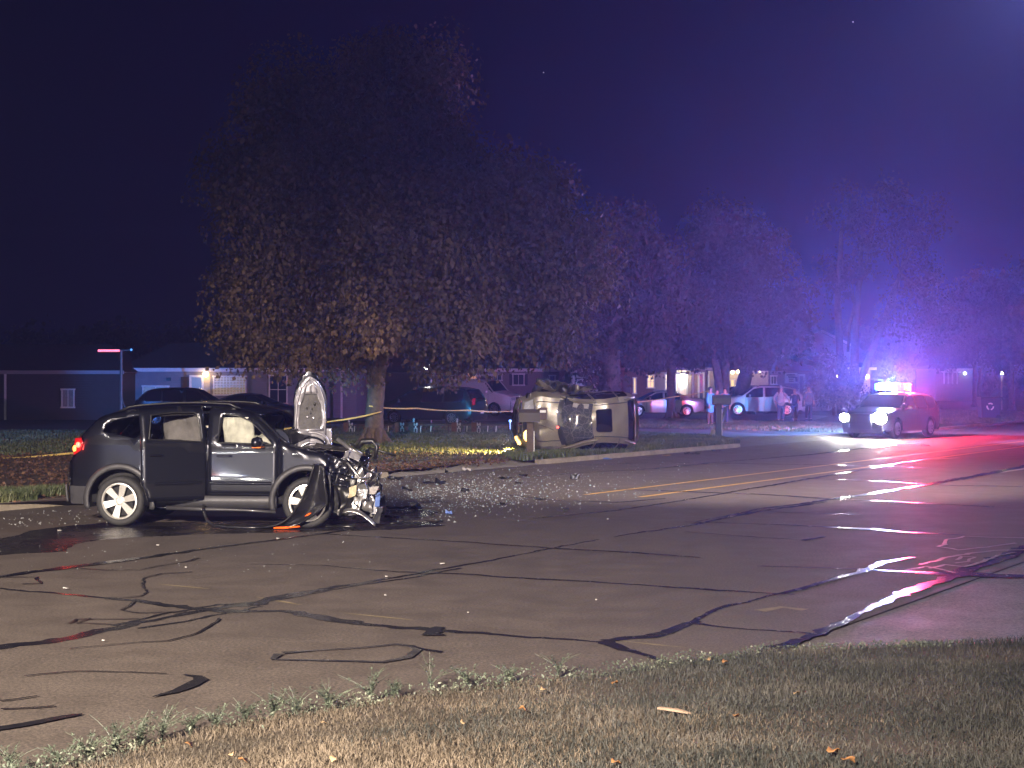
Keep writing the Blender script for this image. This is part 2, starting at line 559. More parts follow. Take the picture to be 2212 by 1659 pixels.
def brickmat():
    m = mat('red brown brick', (.2, .1, .08), .85)
    nt = m.node_tree
    b = nt.nodes['Principled BSDF']
    t = nt.nodes['Texture Coordinate']
    mp = nt.nodes.new('ShaderNodeMapping')
    mp.inputs['Rotation'].default_value = (R(90), 0, 0)
    br = nt.nodes.new('ShaderNodeTexBrick')
    br.inputs['Color1'].default_value = (.22, .10, .075, 1)
    br.inputs['Color2'].default_value = (.15, .075, .06, 1)
    br.inputs['Mortar'].default_value = (.20, .17, .15, 1)
    br.inputs['Scale'].default_value = 3.6
    nt.links.new(t.outputs['Object'], mp.inputs[0])
    nt.links.new(mp.outputs[0], br.inputs[0])
    nt.links.new(br.outputs[0], b.inputs['Base Color'])
    return m
M['brick'] = brickmat()

def asphalt(name, base, dark, rough):
    m = mat(name, base, rough)
    nt = m.node_tree
    b = nt.nodes['Principled BSDF']
    t = nt.nodes['Texture Coordinate']
    def noi(s, d, r=.6):
        n = nt.nodes.new('ShaderNodeTexNoise')
        n.inputs['Scale'].default_value = s
        n.inputs['Detail'].default_value = d
        n.inputs['Roughness'].default_value = r
        nt.links.new(t.outputs['Object'], n.inputs['Vector'])
        return n
    big, mid, fine = noi(.22, 5), noi(1.7, 6), noi(38, 4, .8)
    rp = nt.nodes.new('ShaderNodeValToRGB')
    rp.color_ramp.elements[0].position, rp.color_ramp.elements[0].color = .3, (*dark, 1)
    rp.color_ramp.elements[1].position, rp.color_ramp.elements[1].color = .7, (*base, 1)
    a = nt.nodes.new('ShaderNodeMath'); a.operation = 'MULTIPLY_ADD'; a.inputs[1].default_value = .5
    h = nt.nodes.new('ShaderNodeMath'); h.operation = 'MULTIPLY'; h.inputs[1].default_value = .5
    nt.links.new(mid.outputs['Fac'], h.inputs[0])
    nt.links.new(big.outputs['Fac'], a.inputs[0])
    nt.links.new(h.outputs[0], a.inputs[2])
    nt.links.new(a.outputs[0], rp.inputs[0])
    mx = nt.nodes.new('ShaderNodeMixRGB'); mx.blend_type = 'MULTIPLY'; mx.inputs[0].default_value = .8
    rp2 = nt.nodes.new('ShaderNodeValToRGB')
    rp2.color_ramp.elements[0].position, rp2.color_ramp.elements[0].color = .40, (.35, .35, .36, 1)
    rp2.color_ramp.elements[1].position, rp2.color_ramp.elements[1].color = .62, (1.75, 1.68, 1.6, 1)
    nt.links.new(fine.outputs['Fac'], rp2.inputs[0])
    nt.links.new(rp.outputs[0], mx.inputs[1])
    nt.links.new(rp2.outputs[0], mx.inputs[2])
    nt.links.new(mx.outputs[0], b.inputs['Base Color'])
    mr = nt.nodes.new('ShaderNodeMapRange')
    mr.inputs['From Min'].default_value, mr.inputs['From Max'].default_value = .35, .65
    mr.inputs['To Min'].default_value, mr.inputs['To Max'].default_value = rough - .10, rough + .10
    nt.links.new(mid.outputs['Fac'], mr.inputs[0])
    nt.links.new(mr.outputs[0], b.inputs['Roughness'])
    b.inputs['Specular IOR Level'].default_value = .32
    bp = nt.nodes.new('ShaderNodeBump'); bp.inputs['Strength'].default_value = .35; bp.inputs['Distance'].default_value = .008
    nt.links.new(fine.outputs['Fac'], bp.inputs['Height'])
    nt.links.new(bp.outputs[0], b.inputs['Normal'])
    return m
M['asphalt'] = asphalt('road asphalt', (.108, .090, .076), (.064, .055, .049), .72)
M['asphalt_side'] = asphalt('side street surface', (.150, .130, .118), (.110, .096, .088), .66)
# ---------------------------------------------------------------- ground, road, kerbs
RU = Vector((2214, F, 0)).normalized()              # direction of the road
RN = Vector((-RU.y, RU.x, 0))                       # towards the houses
P0 = G(1591, 967)                                   # a point on the foot of the far kerb
RW = -(G(1660, 1410) - P0).dot(RN)                  # width of the road
def RP(s, w, z=0.0):
    p = P0 + RU * s + RN * w
    return Vector((p.x, p.y, z))
def S_of(x):                                        # distance along the far kerb seen at pixel column x
    return (G(x, HY + 149 * (3320 - x) / 1729) - P0).dot(RU)

def sheet(name, poly, z, m, kind='structure', parent=None):
    mb = MB()
    pts = [(p[0], p[1]) for p in poly]
    vo, _, fo = delaunay_2d_cdt([Vector(p) for p in pts], [(i, (i + 1) % len(pts)) for i in range(len(pts))], [], 1, 1e-5)[:3]
    fs = []
    for f in fo:
        c = sum((vo[i] for i in f), Vector((0, 0))) / len(f)
        if inside(c, pts): fs.append(tuple(f))
    mb.add([(v[0], v[1], z) for v in vo], fs)
    o = mb.build(name, m, parent)
    fix = o.data
    if fix.polygons and fix.polygons[0].normal.z < 0:
        fix.flip_normals()
    if kind: o['kind'] = kind
    return o

sheet('ground', [(-500, -120), (700, -120), (700, 800), (-500, 800)], -.06, M['soil_far'])
sheet('road', [RP(-160, -.0), RP(-160, -RW), RP(320, -RW), RP(320, -.0)], 0, M['asphalt'])
sheet('side_street', [RP(-60, -RW - .003), RP(-60, -RW - 40), RP(120, -RW - 40), RP(120, -RW - .003)], -.012, M['asphalt_side'])


kerb = empty('kerb')
kerb['kind'] = 'structure'
def kerb_run(s0, s1, ln=3.05):
    n = max(1, round((s1 - s0) / ln))
    for i in range(n):
        a, b = s0 + (s1 - s0) * i / n + .012, s0 + (s1 - s0) * (i + 1) / n - .012
        j = random.uniform(-.012, .012)
        mb = MB()
        prof = [(0.0 + j, -.05), (0.015 + j, .105), (0.04 + j, .125), (.155, .127), (.155, -.05)]
        mb.prism([RP(a, w, z) for w, z in prof], RU * (b - a))
        fix_normals(mb.build('kerb_stone', M['concrete_lt'], kerb))
sA, sB, sC, sD = S_of(840), S_of(1165), S_of(1600), S_of(1850)
kerb_run(S_of(-120), sA)
kerb_run(sB, sC)
kerb_run(sD, sD + 45)

sheet('verge', [RP(-160, .157), RP(sA, .157), RP(sA + .28, 1.13), RP(sB - .28, 1.13), RP(sB, .157), RP(sC, .157), RP(sC + .3, 1.13), RP(sD - .3, 1.13), RP(sD, .157), RP(320, .157), RP(320, 260), RP(-160, 260)], .12, M['soil_far'])
def ramp(name, s0, s1, depth, m, splay=1.2):
    mb = MB()
    n = 8
    def fn(u, v):
        e = splay * (1 - v) ** 2
        s = (s0 - e) + (s1 + e - s0 + e) * u
        return RP(s, -.06 + (depth + .06) * v, .008 + .122 * min(1, max(0, v * (depth + .06) - .06) / 1.08))
    mb.grid(fn, 10, n)
    o = mb.build(name, m, smooth=True)
    o['kind'] = 'structure'
    return o
ramp('driveway_apron', sA + .05, sB - .05, 2.6, M['concrete'], .25)
# the right-hand driveway runs from the road past the mailbox and bends left behind the grass strip
def keep_in(p, w=1.1):
    k = (p - P0).dot(RN)
    return p + RN * max(0, w - k)
sheet('driveway', [keep_in(G(x, y, .128)) for x, y in [(1350, 927), (1480, 926), (1600, 934), (1700, 940), (1850, 944), (1875, 942.5), (1700, 953), (1622, 957), (1570, 949), (1480, 941), (1350, 941)]], .128, M['drive'])
ramp('driveway_mouth', sC + .05, sD - .05, 1.6, M['drive'], .35)
sheet('parking_area', [G(x, y, .13) for x, y in [(640, 909), (1130, 909), (1130, 899), (1380, 899.5), (1380, 906), (1760, 907), (1790, 899), (1700, 893), (640, 893)]], .132, M['drive'])

# leaf litter and bare dirt patches on the verge
def blob_sheet(name, pts, z, m, jit=.25, n=90, label=None):
    """a patch with an uneven outline round the pixel polygon pts"""
    base = [G(x, y, z) for x, y in pts]
    ring = []
    k = len(base)
    tot = n
    for i in range(k):
        a, b = base[i], base[(i + 1) % k]
        m_ = max(1, tot // k)
        for q in range(m_):
            p = a.lerp(b, q / m_)
            off = noise.noise_vector(p * 1.3) * jit + noise.noise_vector(p * 5) * jit * .35
            ring.append((p.x + off.x, p.y + off.y))
    return sheet(name, ring, z, m)
blob_sheet('dirt_patch', [(-60, 1092), (-60, 988), (300, 975), (500, 985), (480, 1062)], .126, M['dirt'])
blob_sheet('dirt_patch', [(760, 1022), (800, 985), (900, 983), (1010, 990), (1000, 1003), (840, 1018)], .127, M['dirt'])

def leaf_litter(name, poly, n, z, m, seed):
    r = np.random.default_rng(seed)
    gp = [G(x, y, z) for x, y in poly]
    pl = [(p.x, p.y) for p in gp]
    gx, gy = [p[0] for p in pl], [p[1] for p in pl]
    pts = []
    while len(pts) < n:
        q = (r.uniform(min(gx), max(gx)), r.uniform(min(gy), max(gy)))
        if inside(q, pl) and (Vector((q[0], q[1], 0)) - P0).dot(RN) > .1 and noise.noise(Vector((q[0] * 1.5, q[1] * 1.5, 2))) > -.25 - .3 * r.random(): pts.append(q)
    c = np.column_stack([np.array(pts), z + r.uniform(.002, .03, n)])
    ax = r.normal(size=(n, 3)) * np.array([1, 1, .45]); ax /= np.linalg.norm(ax, axis=1)[:, None]
    wv = np.cross(ax, r.normal(size=(n, 3)) * np.array([.4, .4, 1])); wv /= np.linalg.norm(wv, axis=1)[:, None]
    L = r.uniform(.04, .11, n)[:, None]
    v = np.stack([c, c + ax * L * .5 + wv * L * .38, c + ax * L, c + ax * L * .5 - wv * L * .38], 1)
    np_mesh(name, v.reshape(-1, 3), np.arange(n)[:, None] * 4 + np.array([[0, 1, 2, 3]]), m)['kind'] = 'stuff'
lm = leafmat('fallen brown leaves', (.035, .016, .010), (.075, .034, .020), (.150, .080, .042), 2.5, .8)
leaf_litter('leaf_litter', [(-60, 1090), (-60, 985), (300, 972), (500, 985), (480, 1062)], 6500, .13, lm, 4)
leaf_litter('leaf_litter', [(740, 1022), (790, 980), (900, 978), (1100, 985), (1100, 998), (840, 1018)], 2600, .13, lm, 5)

# ---------------------------------------------------------------- tar seams and paint
zlay = [.004]
def ribbon(name, pts, w, m, jit=.35, taper=False, step=.22, z=None, wander=.03):
    """pts in pixels on the road; w = width in metres (number or one per point)"""
    P = [G(x, y) for x, y in pts]
    W = list(w) if isinstance(w, (list, tuple)) else [w] * len(P)
    out = []
    for i in range(len(P) - 1):
        n = max(1, int((P[i + 1] - P[i]).length / step))
        for k in range(n):
            out.append((P[i].lerp(P[i + 1], k / n), W[i] + (W[i + 1] - W[i]) * k / n))
    out.append((P[-1], W[-1]))
    zz = zlay[0] if z is None else z
    if z is None: zlay[0] += .0003
    mb = MB()
    vs, n = [], len(out)
    sd = random.uniform(0, 99)
    for i, (p, ww) in enumerate(out):
        t = (out[min(i + 1, n - 1)][0] - out[max(i - 1, 0)][0]).normalized()
        q = Vector((-t.y, t.x, 0))
        nz = noise.noise(Vector((p.x * 1.1, p.y * 1.1, sd)))
        n2 = noise.noise(Vector((p.x * 4.3, p.y * 4.3, sd + 7)))
        n3 = noise.noise(Vector((p.x * 4.3, p.y * 4.3, sd + 31)))
        n2 += .6 * noise.noise(Vector((p.x * 13, p.y * 13, sd + 3))); n3 += .6 * noise.noise(Vector((p.x * 13, p.y * 13, sd + 9)))
        a = ww * .5 * max(.15, 1 + jit * (nz + n2))
        b = ww * .5 * max(.15, 1 + jit * (nz + n3))
        c = p + q * wander * (noise.noise(Vector((p.x * .8, p.y * .8, sd + 50))) + .5 * n2)
        if taper and (i == 0 or i == n - 1): a = b = ww * .08
        vs += [(*(c + q * a).xy, zz), (*(c - q * b).xy, zz)]
    mb.add(vs, [(2 * i, 2 * i + 1, 2 * i + 3, 2 * i + 2) for i in range(n - 1)])
    o = mb.build(name, m)
    o.data.update()
    if o.data.polygons[0].normal.z < 0: o.data.flip_normals()
    o['kind'] = 'structure'
    return o
T, TW = M['tar'], M['tar_worn']
def seam(pts, w, m=T, **k):
    w = [q * .8 for q in w] if isinstance(w, list) else w * .8
    k.setdefault('jit', .62); k.setdefault('step', .09); k.setdefault('wander', .055)
    return ribbon('tar_seam', pts, w, m, **k)
seam([(-80, 1412), (100, 1386), (240, 1360), (350, 1336), (480, 1313), (560, 1304), (640, 1285), (760, 1262), (900, 1240), (1000, 1222), (1120, 1198), (1210, 1181), (1294, 1166)], [.24, .24, .2, .1, .22, .34, .22, .12, .10, .10, .10, .08, .04])
seam([(240, 1353), (350, 1327), (470, 1307), (560, 1300)], .07)
seam([(300, 1359), (400, 1345), (480, 1327), (560, 1310)], .07)
seam([(600, 1296), (760, 1269), (900, 1247), (1000, 1228)], .06)
seam([(1329, 1160), (1480, 1137), (1631, 1107), (1788, 1084)], [.04, .13, .16, .12])
seam([(1500, 1128), (1640, 1101), (1788, 1080), (1853, 1071), (1974, 1051), (2040, 1041), (2230, 1005), (2500, 960)], [.04, .1, .16, .26, .2, .3, .34, .3])
seam([(-80, 1264), (0, 1272), (150, 1285), (300, 1301), (400, 1313), (480, 1321), (600, 1322), (700, 1337), (800, 1350), (960, 1362), (1150, 1377), (1309, 1387)], [.12, .12, .1, .15, .2, .26, .16, .24, .15, .14, .11, .13])
seam([(1305, 1386), (1330, 1400), (1380, 1413), (1470, 1442)], [.18, .15, .1, .06])
seam([(1305, 1386), (1400, 1376), (1460, 1362), (1490, 1348), (1512, 1343)], [.14, .16, .15, .12, .05])
seam([(1490, 1346), (1535, 1352), (1640, 1361), (1757, 1371)], [.12, .07, .06, .08])
seam([(1490, 1347), (1551, 1319), (1600, 1306), (1656, 1290), (1720, 1274), (1780, 1257), (1860, 1236), (1900, 1216), (1970, 1205)], [.08, .07, .09, .07, .10, .12, .14, .16, .12])
seam([(540, 1220), (700, 1222), (860, 1236), (1000, 1241), (1097, 1248), (1240, 1256), (1379, 1264), (1551, 1276), (1717, 1285)], [.03, .05, .05, .09, .11, .07, .09, .08, .04])
seam([(650, 1152), (850, 1163), (1000, 1172), (1097, 1179), (1213, 1186), (1349, 1193), (1515, 1205)], [.05, .07, .07, .08, .08, .08, .03])
seam([(1636, 1224), (1868, 1231), (1960, 1236), (2055, 1240), (2230, 1246), (2500, 1255)], [.04, .08, .16, .3, .34, .3])
seam([(1480, 1128), (1692, 1135), (1873, 1143), (1954, 1150), (2090, 1157)], [.05, .07, .22, .14, .04])
seam([(1300, 1056), (1460, 1062), (1651, 1069), (1813, 1079), (1949, 1085), (2150, 1096)], [.05, .10, .12, .16, .14, .06])
seam([(1732, 1033), (1903, 1040), (2045, 1049), (2240, 1052), (2500, 1060)], [.06, .12, .12, .08, .08])
seam([(1260, 1006), (1400, 1000), (1541, 1001), (1702, 1004), (1853, 1006), (2060, 1012)], [.05, .07, .10, .10, .12, .06])
seam([(1097, 1033), (1250, 1022), (1409, 1013), (1541, 1000), (1747, 983), (1853, 970), (2000, 955)], [.06, .06, .12, .10, .16, .14, .12])
seam([(1640, 1106), (1760, 1109), (1860, 1113)], .06)
seam([(1100, 1070), (1215, 1082), (1330, 1086), (1440, 1078)], .07)
seam([(1150, 1120), (1330, 1104), (1480, 1081), (1600, 1060), (1740, 1036), (1880, 1012), (2010, 990)], [.05, .06, .06, .08, .1, .1, .06])
seam([(1480, 1150), (1600, 1160), (1715, 1167)], [.03, .05, .03])
seam([(1735, 1169), (1783, 1161)], [.10, .10], TW)
# the joint between road and side street
seam([(1600, 1436), (1660, 1410), (1757, 1372), (1850, 1330), (1920, 1299)], [.12, .2, .16, .12, .14])
seam([(1920, 1299), (1950, 1285), (2010, 1262), (2060, 1246), (2130, 1216), (2230, 1180), (2500, 1080)], [.14, .24, .16, .22, .3, .2, .2])
seam([(-60, 1258), (0, 1246), (155, 1226), (303, 1207), (432, 1188), (561, 1171), (713, 1152), (900, 1122)], [.12, .12, .16, .16, .13, .11, .08, .06])
def crack(pts, w=.03): return ribbon('road_crack', pts, w, M['wet'], jit=.5, step=.1, wander=.05)
crack([(158, 1229), (226, 1233), (303, 1233), (355, 1223), (400, 1215), (429, 1207)], .035)
crack([(415, 1237), (348, 1241), (310, 1249), (302, 1256), (310, 1268), (327, 1281), (310, 1290), (226, 1297)], .03)
crack([(0, 1249), (78, 1249), (85, 1262), (48, 1263)], .04)
crack([(150, 1350), (165, 1340), (262, 1340), (300, 1338)], .03)
crack([(240, 1352), (155, 1350), (190, 1338)], .03)
crack([(290, 1300), (283, 1312), (262, 1320), (300, 1326), (430, 1322)], .03)
crack([(470, 1338), (466, 1346), (420, 1372), (360, 1387), (280, 1392), (150, 1405)], .025)
crack([(52, 1464), (156, 1455), (250, 1456), (359, 1459)], .022)
seam([(333, 1510), (375, 1500), (412, 1484), (430, 1472), (420, 1466), (396, 1461)], [.02, .10, .16, .15, .1, .02], jit=.1)
seam([(-40, 1582), (0, 1577), (90, 1562), (150, 1549), (176, 1546)], [.14, .14, .12, .10, .03], jit=.15)
crack([(0, 1519), (80, 1507)], .03)
crack([(0, 1537), (116, 1531)], .035)
ribbon('tar_loop', [(600, 1416), (588, 1428), (640, 1430), (728, 1431), (828, 1434), (880, 1424), (900, 1408), (890, 1399), (854, 1395), (781, 1402), (680, 1408), (610, 1414)], [.10, .06, .04, .04, .05, .07, .08, .07, .05, .03, .03, .08], TW, jit=.4)
crack([(880, 1398), (910, 1406), (953, 1412)], .06)
seam([(958, 1358), (945, 1364), (930, 1373), (962, 1374)], [.12, .16, .2, .06])
def squig(pts, w): return ribbon('tar_squiggle', pts, w * .8, M['seal_sheen'], jit=.5, step=.12, wander=.08)
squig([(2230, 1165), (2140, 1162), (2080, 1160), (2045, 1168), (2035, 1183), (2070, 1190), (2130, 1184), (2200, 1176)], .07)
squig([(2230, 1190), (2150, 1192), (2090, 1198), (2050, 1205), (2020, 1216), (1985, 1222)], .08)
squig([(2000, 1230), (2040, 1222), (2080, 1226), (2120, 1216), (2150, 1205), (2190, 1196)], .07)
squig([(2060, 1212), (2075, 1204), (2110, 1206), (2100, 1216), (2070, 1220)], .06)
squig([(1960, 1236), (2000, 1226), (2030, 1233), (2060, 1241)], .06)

def line_through(name, a, b, w, m, s0=0.0, s1=1.0, **k):
    A, B = G(*a), G(*b)
    d = B - A
    p, q = A + d * s0, A + d * s1
    n = Vector((-d.y, d.x, 0)).normalized() * w / 2
    mb = MB()
    steps = 60
    vs = []
    for i in range(steps + 1):
        c = p.lerp(q, i / steps)
        e = 1 + .12 * noise.noise(Vector((c.x * 3, c.y * 3, 3)))
        vs += [(*(c + n * e).xy, .0035), (*(c - n * e).xy, .0035)]
    mb.add(vs, [(2 * i, 2 * i + 1, 2 * i + 3, 2 * i + 2) for i in range(steps)])
    o = mb.build(name, m)
    if o.data.polygons[0].normal.z < 0: o.data.flip_normals()
    o['kind'] = 'structure'
    return o
line_through('yellow_line', (1263, 1069), (2212, 953), .12, M['yellow_line'], 0, 4)
line_through('yellow_line', (1382, 1074), (2212, 964.6), .12, M['yellow_line'], 0, 4)
line_through('white_line', (2158, 1021), (2212, 1013), .14, M['white_line'], 0, 2)
line_through('white_line', (2020, 992), (2070, 989), .12, M['white_line'], 0, 1)
for a, b in [((339, 1262), (453, 1273)), ((552, 1290), (651, 1308)), ((745, 1325), (901, 1341)), ((1339, 1385), (1485, 1400)), ((60, 1230), (140, 1232))]:
    ribbon('faint_yellow_mark', [a, b], .05, M['yellow_faint'], jit=.5, taper=True, z=.003, wander=.01)
ribbon('faint_yellow_mark', [(1640, 1320), (1690, 1312), (1740, 1318)], .12, M['yellow_faint'], jit=.8, z=.003)

def stain(pts, z, jit=.18, n=140, m='wet'):
    return blob_sheet('wet_stain', pts, z, M[m], jit, n)
stain([(-60, 1182), (60, 1146), (140, 1136), (230, 1128), (430, 1126), (640, 1128), (820, 1122), (930, 1130), (960, 1137), (800, 1146), (560, 1151), (420, 1154), (300, 1160), (190, 1170), (120, 1192), (-60, 1207)], .0022)
stain([(600, 1120), (760, 1098), (860, 1095), (960, 1104), (900, 1122), (740, 1130)], .0028)

# ---------------------------------------------------------------- near lawn
edge_px = [(-500, 1800), (-100, 1690), (130, 1662), (280, 1622), (430, 1586), (600, 1556), (760, 1528), (930, 1502), (1100, 1482), (1280, 1462), (1450, 1440), (1660, 1412), (1900, 1398), (2212, 1388), (2500, 1382), (3400, 1375)]
EDGE = [G(x, y, .03) for x, y in edge_px]
EX = np.array([p.x for p in EDGE]); EY = np.array([p.y for p in EDGE])
def lawn_z(x, y):
    d = np.interp(x, EX, EY) - y
    return .03 + .10 * np.clip(d, 0, 12) ** .95 + .02 * np.sin(x * 1.7 + y * .9) * np.clip(d, 0, 1)
mb = MB()
def lawn_fn(u, v):
    x = -4.5 + 13 * u
    e = float(np.interp(x, EX, EY))
    y = e - 16 * v ** 1.5 + (.06 * noise.noise(Vector((x * 3, 0, 5))) if v == 0 else 0)
    return (x, y, float(lawn_z(x, y)) - (.05 if v == 0 else 0))
mb.grid(lawn_fn, 130, 50)
lawn = mb.build('lawn', M['soil'], smooth=True)
lawn['kind'] = 'structure'

def blades(name, xs, ys, zs, h, w, m, lean=.5, parent=None):
    n = len(xs)
    a = rng.uniform(0, 2 * np.pi, n)
    dx, dy = np.cos(a) * w * .5, np.sin(a) * w * .5
    b = rng.uniform(0, 2 * np.pi, n)
    ln = h * lean * rng.uniform(.1, 1.2, n)
    lx, ly = np.cos(b) * ln, np.sin(b) * ln
    v = np.zeros((n, 5, 3))
    v[:, 0] = np.stack([xs - dx, ys - dy, zs], 1)
    v[:, 1] = np.stack([xs + dx, ys + dy, zs], 1)
    v[:, 2] = np.stack([xs + lx * .35 + dx * .7, ys + ly * .35 + dy * .7, zs + h * .6], 1)
    v[:, 3] = np.stack([xs + lx * .35 - dx * .7, ys + ly * .35 - dy * .7, zs + h * .6], 1)
    v[:, 4] = np.stack([xs + lx, ys + ly, zs + h * rng.uniform(.75, 1, n)], 1)
    k = np.arange(n)[:, None] * 5
    f = np.concatenate([k + np.array([[0, 1, 2]]), k + np.array([[0, 2, 3]]), k + np.array([[3, 2, 4]])], 0)
    o = np_mesh(name, v.reshape(-1, 3), f, m, parent)
    o['kind'] = 'stuff'
    return o
def clump(x, y, s, seed):
    return np.array([noise.noise(Vector((a * s, b * s, seed))) for a, b in zip(x, y)])
n = 190000
yy = 6.0 + 8.5 * rng.random(n) ** 1.25
xx = (rng.random(n) - .5) * 2 * (yy * .36 + .4)
d = np.interp(xx, EX, EY) - yy
k = d > -.03
xx, yy, d = xx[k], yy[k], d[k]
cl = clump(xx, yy, .8, 2.0)
k = rng.random(len(xx)) < .86 + .6 * cl
xx, yy, d, cl = xx[k], yy[k], d[k], cl[k]
hh = (.030 + .028 * rng.random(len(xx)) + .025 * cl) * (1 + .5 * np.exp(-np.clip(d, 0, 9) * 3))
dry = .62 + 1.1 * clump(xx, yy, .55, 6.0) - .30 * np.clip(xx + .2, -1.2, 2.6) + .25 * np.exp(-((d - .9) / .8) ** 2) > rng.random(len(xx))  # straw blades thin out to the right, where darker grass paints the shade
for nm, q in (('lawn_grass', ~dry), ('dry_lawn_grass', dry)):
    blades(nm, xx[q], yy[q], lawn_z(xx[q], yy[q]) - .004, np.clip(hh[q] * (1 if nm[0] == 'l' else .85), .016, .12), .0042 + .003 * rng.random(q.sum()), M['grass_near' if nm[0] == 'l' else 'grass_dry'], 1.0)


# grass on the verge across the road (sampled where the photograph shows it)
def px_blades(name, poly, n, h, w, m, z=.12, lean=.6, thin=0):
    xs = [p[0] for p in poly]; ys = [p[1] for p in poly]
    gp = [G(x, y, z) for x, y in poly]
    gx = [p.x for p in gp]; gy = [p.y for p in gp]
    pts = []
    pl = [(p.x, p.y) for p in gp]
    while len(pts) < n:
        X, Y = random.uniform(min(gx), max(gx)), random.uniform(min(gy), max(gy))
        if inside((X, Y), pl) and (Vector((X, Y, 0)) - P0).dot(RN) > .14:
            if thin and noise.noise(Vector((X * .9, Y * .9, 4))) < thin: continue
            pts.append((X, Y))
    a = np.array(pts)
    return blades(name, a[:, 0], a[:, 1], np.full(n, z), h * rng.uniform(.5, 1.2, n), w * rng.uniform(.7, 1.3, n), m, lean)
px_blades('verge_grass', [(1170, 1000), (1255, 996), (1590, 966), (1604, 958), (1540, 946), (1370, 938), (1100, 972), (1080, 990)], 42000, .17, .030, M['grass_far'])
px_blades('verge_grass', [(800, 983), (1100, 985), (1110, 955), (1340, 940), (1350, 918), (640, 918), (640, 975)], 42000, .09, .030, M['grass_far'])
px_blades('verge_grass', [(1380, 924), (1860, 936), (1900, 915), (1380, 906)], 20000, .10, .045, M['grass_far'])
px_blades('verge_grass', [(2020, 916), (2230, 912), (2230, 890), (1950, 885)], 10000, .12, .06, M['grass_far'])
px_blades('verge_grass', [(-40, 1098), (150, 1086), (150, 1066), (-40, 1072)], 9000, .20, .020, M['grass_far'], thin=-.05)
px_blades('verge_grass', [(-40, 985), (640, 975), (640, 930), (-40, 930)], 16000, .08, .035, M['grass_far'])
px_blades('dry_grass', [(790, 1000), (1120, 993), (1120, 984), (800, 985)], 9000, .07, .022, M['grass_near'])

# leafy fringe along the near road edge
n = 15000
xx = -4.2 + 8.2 * rng.random(n) ** 1.3
dd = np.abs(rng.normal(size=n)) * .16 - .07
den = clump(xx, dd, 2.2, 8.0)
k = (rng.random(n) < .45 + .9 * den) 
xx, dd = xx[k], dd[k]
n = len(xx)
hgt = rng.random(n) ** 1.5 * (.11 - .02 * np.clip(xx, 0, 4)) * (1 + 1.2 * clump(xx, dd * 0, 2.6, 3.0))
yy = np.interp(xx, EX, EY) - dd
zz = lawn_z(xx, yy) + np.clip(hgt, 0, .3)
ax = rng.normal(size=(n, 3)); ax[:, 2] = np.abs(ax[:, 2]) * .9; ax /= np.linalg.norm(ax, axis=1)[:, None]
wv = np.cross(ax, rng.normal(size=(n, 3))); wv /= np.linalg.norm(wv, axis=1)[:, None]
L = rng.uniform(.012, .034, n)[:, None]
c_ = np.stack([xx, yy, zz], 1)
v = np.stack([c_, c_ + ax * L * .5 + wv * L * .22, c_ + ax * L, c_ + ax * L * .5 - wv * L * .22], 1)
np_mesh('edge_weeds', v.reshape(-1, 3), np.arange(n)[:, None] * 4 + np.array([[0, 1, 2, 3]]), M['weed'])['kind'] = 'stuff'

# weeds along the near road edge
def weed(x, y, h, n, label):
    p = G(x, y, .03)
    p.z = float(lawn_z(p.x, p.y))
    r = empty('weed_plant', p)
    tag(r, label, 'weed', 'weeds along the edge of the near lawn')
    st, lf = MB(), MB()
    h *= 1.35
    for i in range(n + 3):
        a, ln = random.uniform(0, 6.28), random.uniform(.2, .9) * h
        hh = h * random.uniform(.55, 1)
        pts = []
        for k in range(6):
            t = k / 5
            pts.append((math.cos(a) * ln * t * t + random.uniform(-.004, .004), math.sin(a) * ln * t * t, hh * t * (1 - .15 * t)))
        st.tube(pts, [.0024 * (1 - .6 * k / 5) for k in range(6)], 4)
        for k in range(34):
            t = random.uniform(.15, 1)
            q = Vector(pts[min(5, int(t * 5))]) + Vector((random.uniform(-.012, .012), random.uniform(-.012, .012), random.uniform(-.015, .015)))
            b = random.uniform(0, 6.28)
            L = random.uniform(.014, .034)
            d1 = Vector((math.cos(b), math.sin(b), random.uniform(-.2, .9))).normalized() * L
            s1 = Vector((-math.sin(b), math.cos(b), 0)) * L * .22
            lf.add([q, q + d1 * .5 + s1, q + d1, q + d1 * .5 - s1], [(0, 1, 2, 3)])
    st.build('stem', M['weed'], r)
    lf.build('leaves', M['weed'], r)
W = [(20, 1668, .16, 5, 'stubby weed at the road edge in the bottom corner'), (135, 1660, .15, 6, 'thin pale weed leaning out over the road edge'),
     (190, 1645, .16, 8, 'tangled grey green weed clump near the orange leaf'), (245, 1628, .21, 9, 'tall branching weed clump at the road edge'),
     (300, 1612, .20, 9, 'bushy weed with three upright stems'), (350, 1598, .20, 8, 'spreading weed with bare upright tips'),
     (410, 1588, .13, 8, 'low dense weed behind the orange leaf'), (470, 1576, .13, 8, 'low weed mound at the grass edge'),
     (530, 1566, .16, 8, 'spiky weed at the grass edge'), (590, 1552, .18, 9, 'dense weed before the looped tar mark'),
     (640, 1545, .18, 8, 'grey green weed with a leaning stem'), (710, 1533, .19, 8, 'upright weed with seed heads'),
     (800, 1512, .22, 8, 'weed with a bushy grey top at the road edge'), (850, 1507, .12, 7, 'small weed beside the bushy topped one'),
     (930, 1488, .24, 3, 'tall thin wiry stem standing at the road edge'), (1010, 1480, .12, 7, 'low weed right of the wiry stem'),
     (1100, 1474, .12, 7, 'low weed at the middle of the lawn edge'), (1205, 1458, .17, 4, 'pale wispy weed at the lawn edge')]
for a in W: weed(*a)

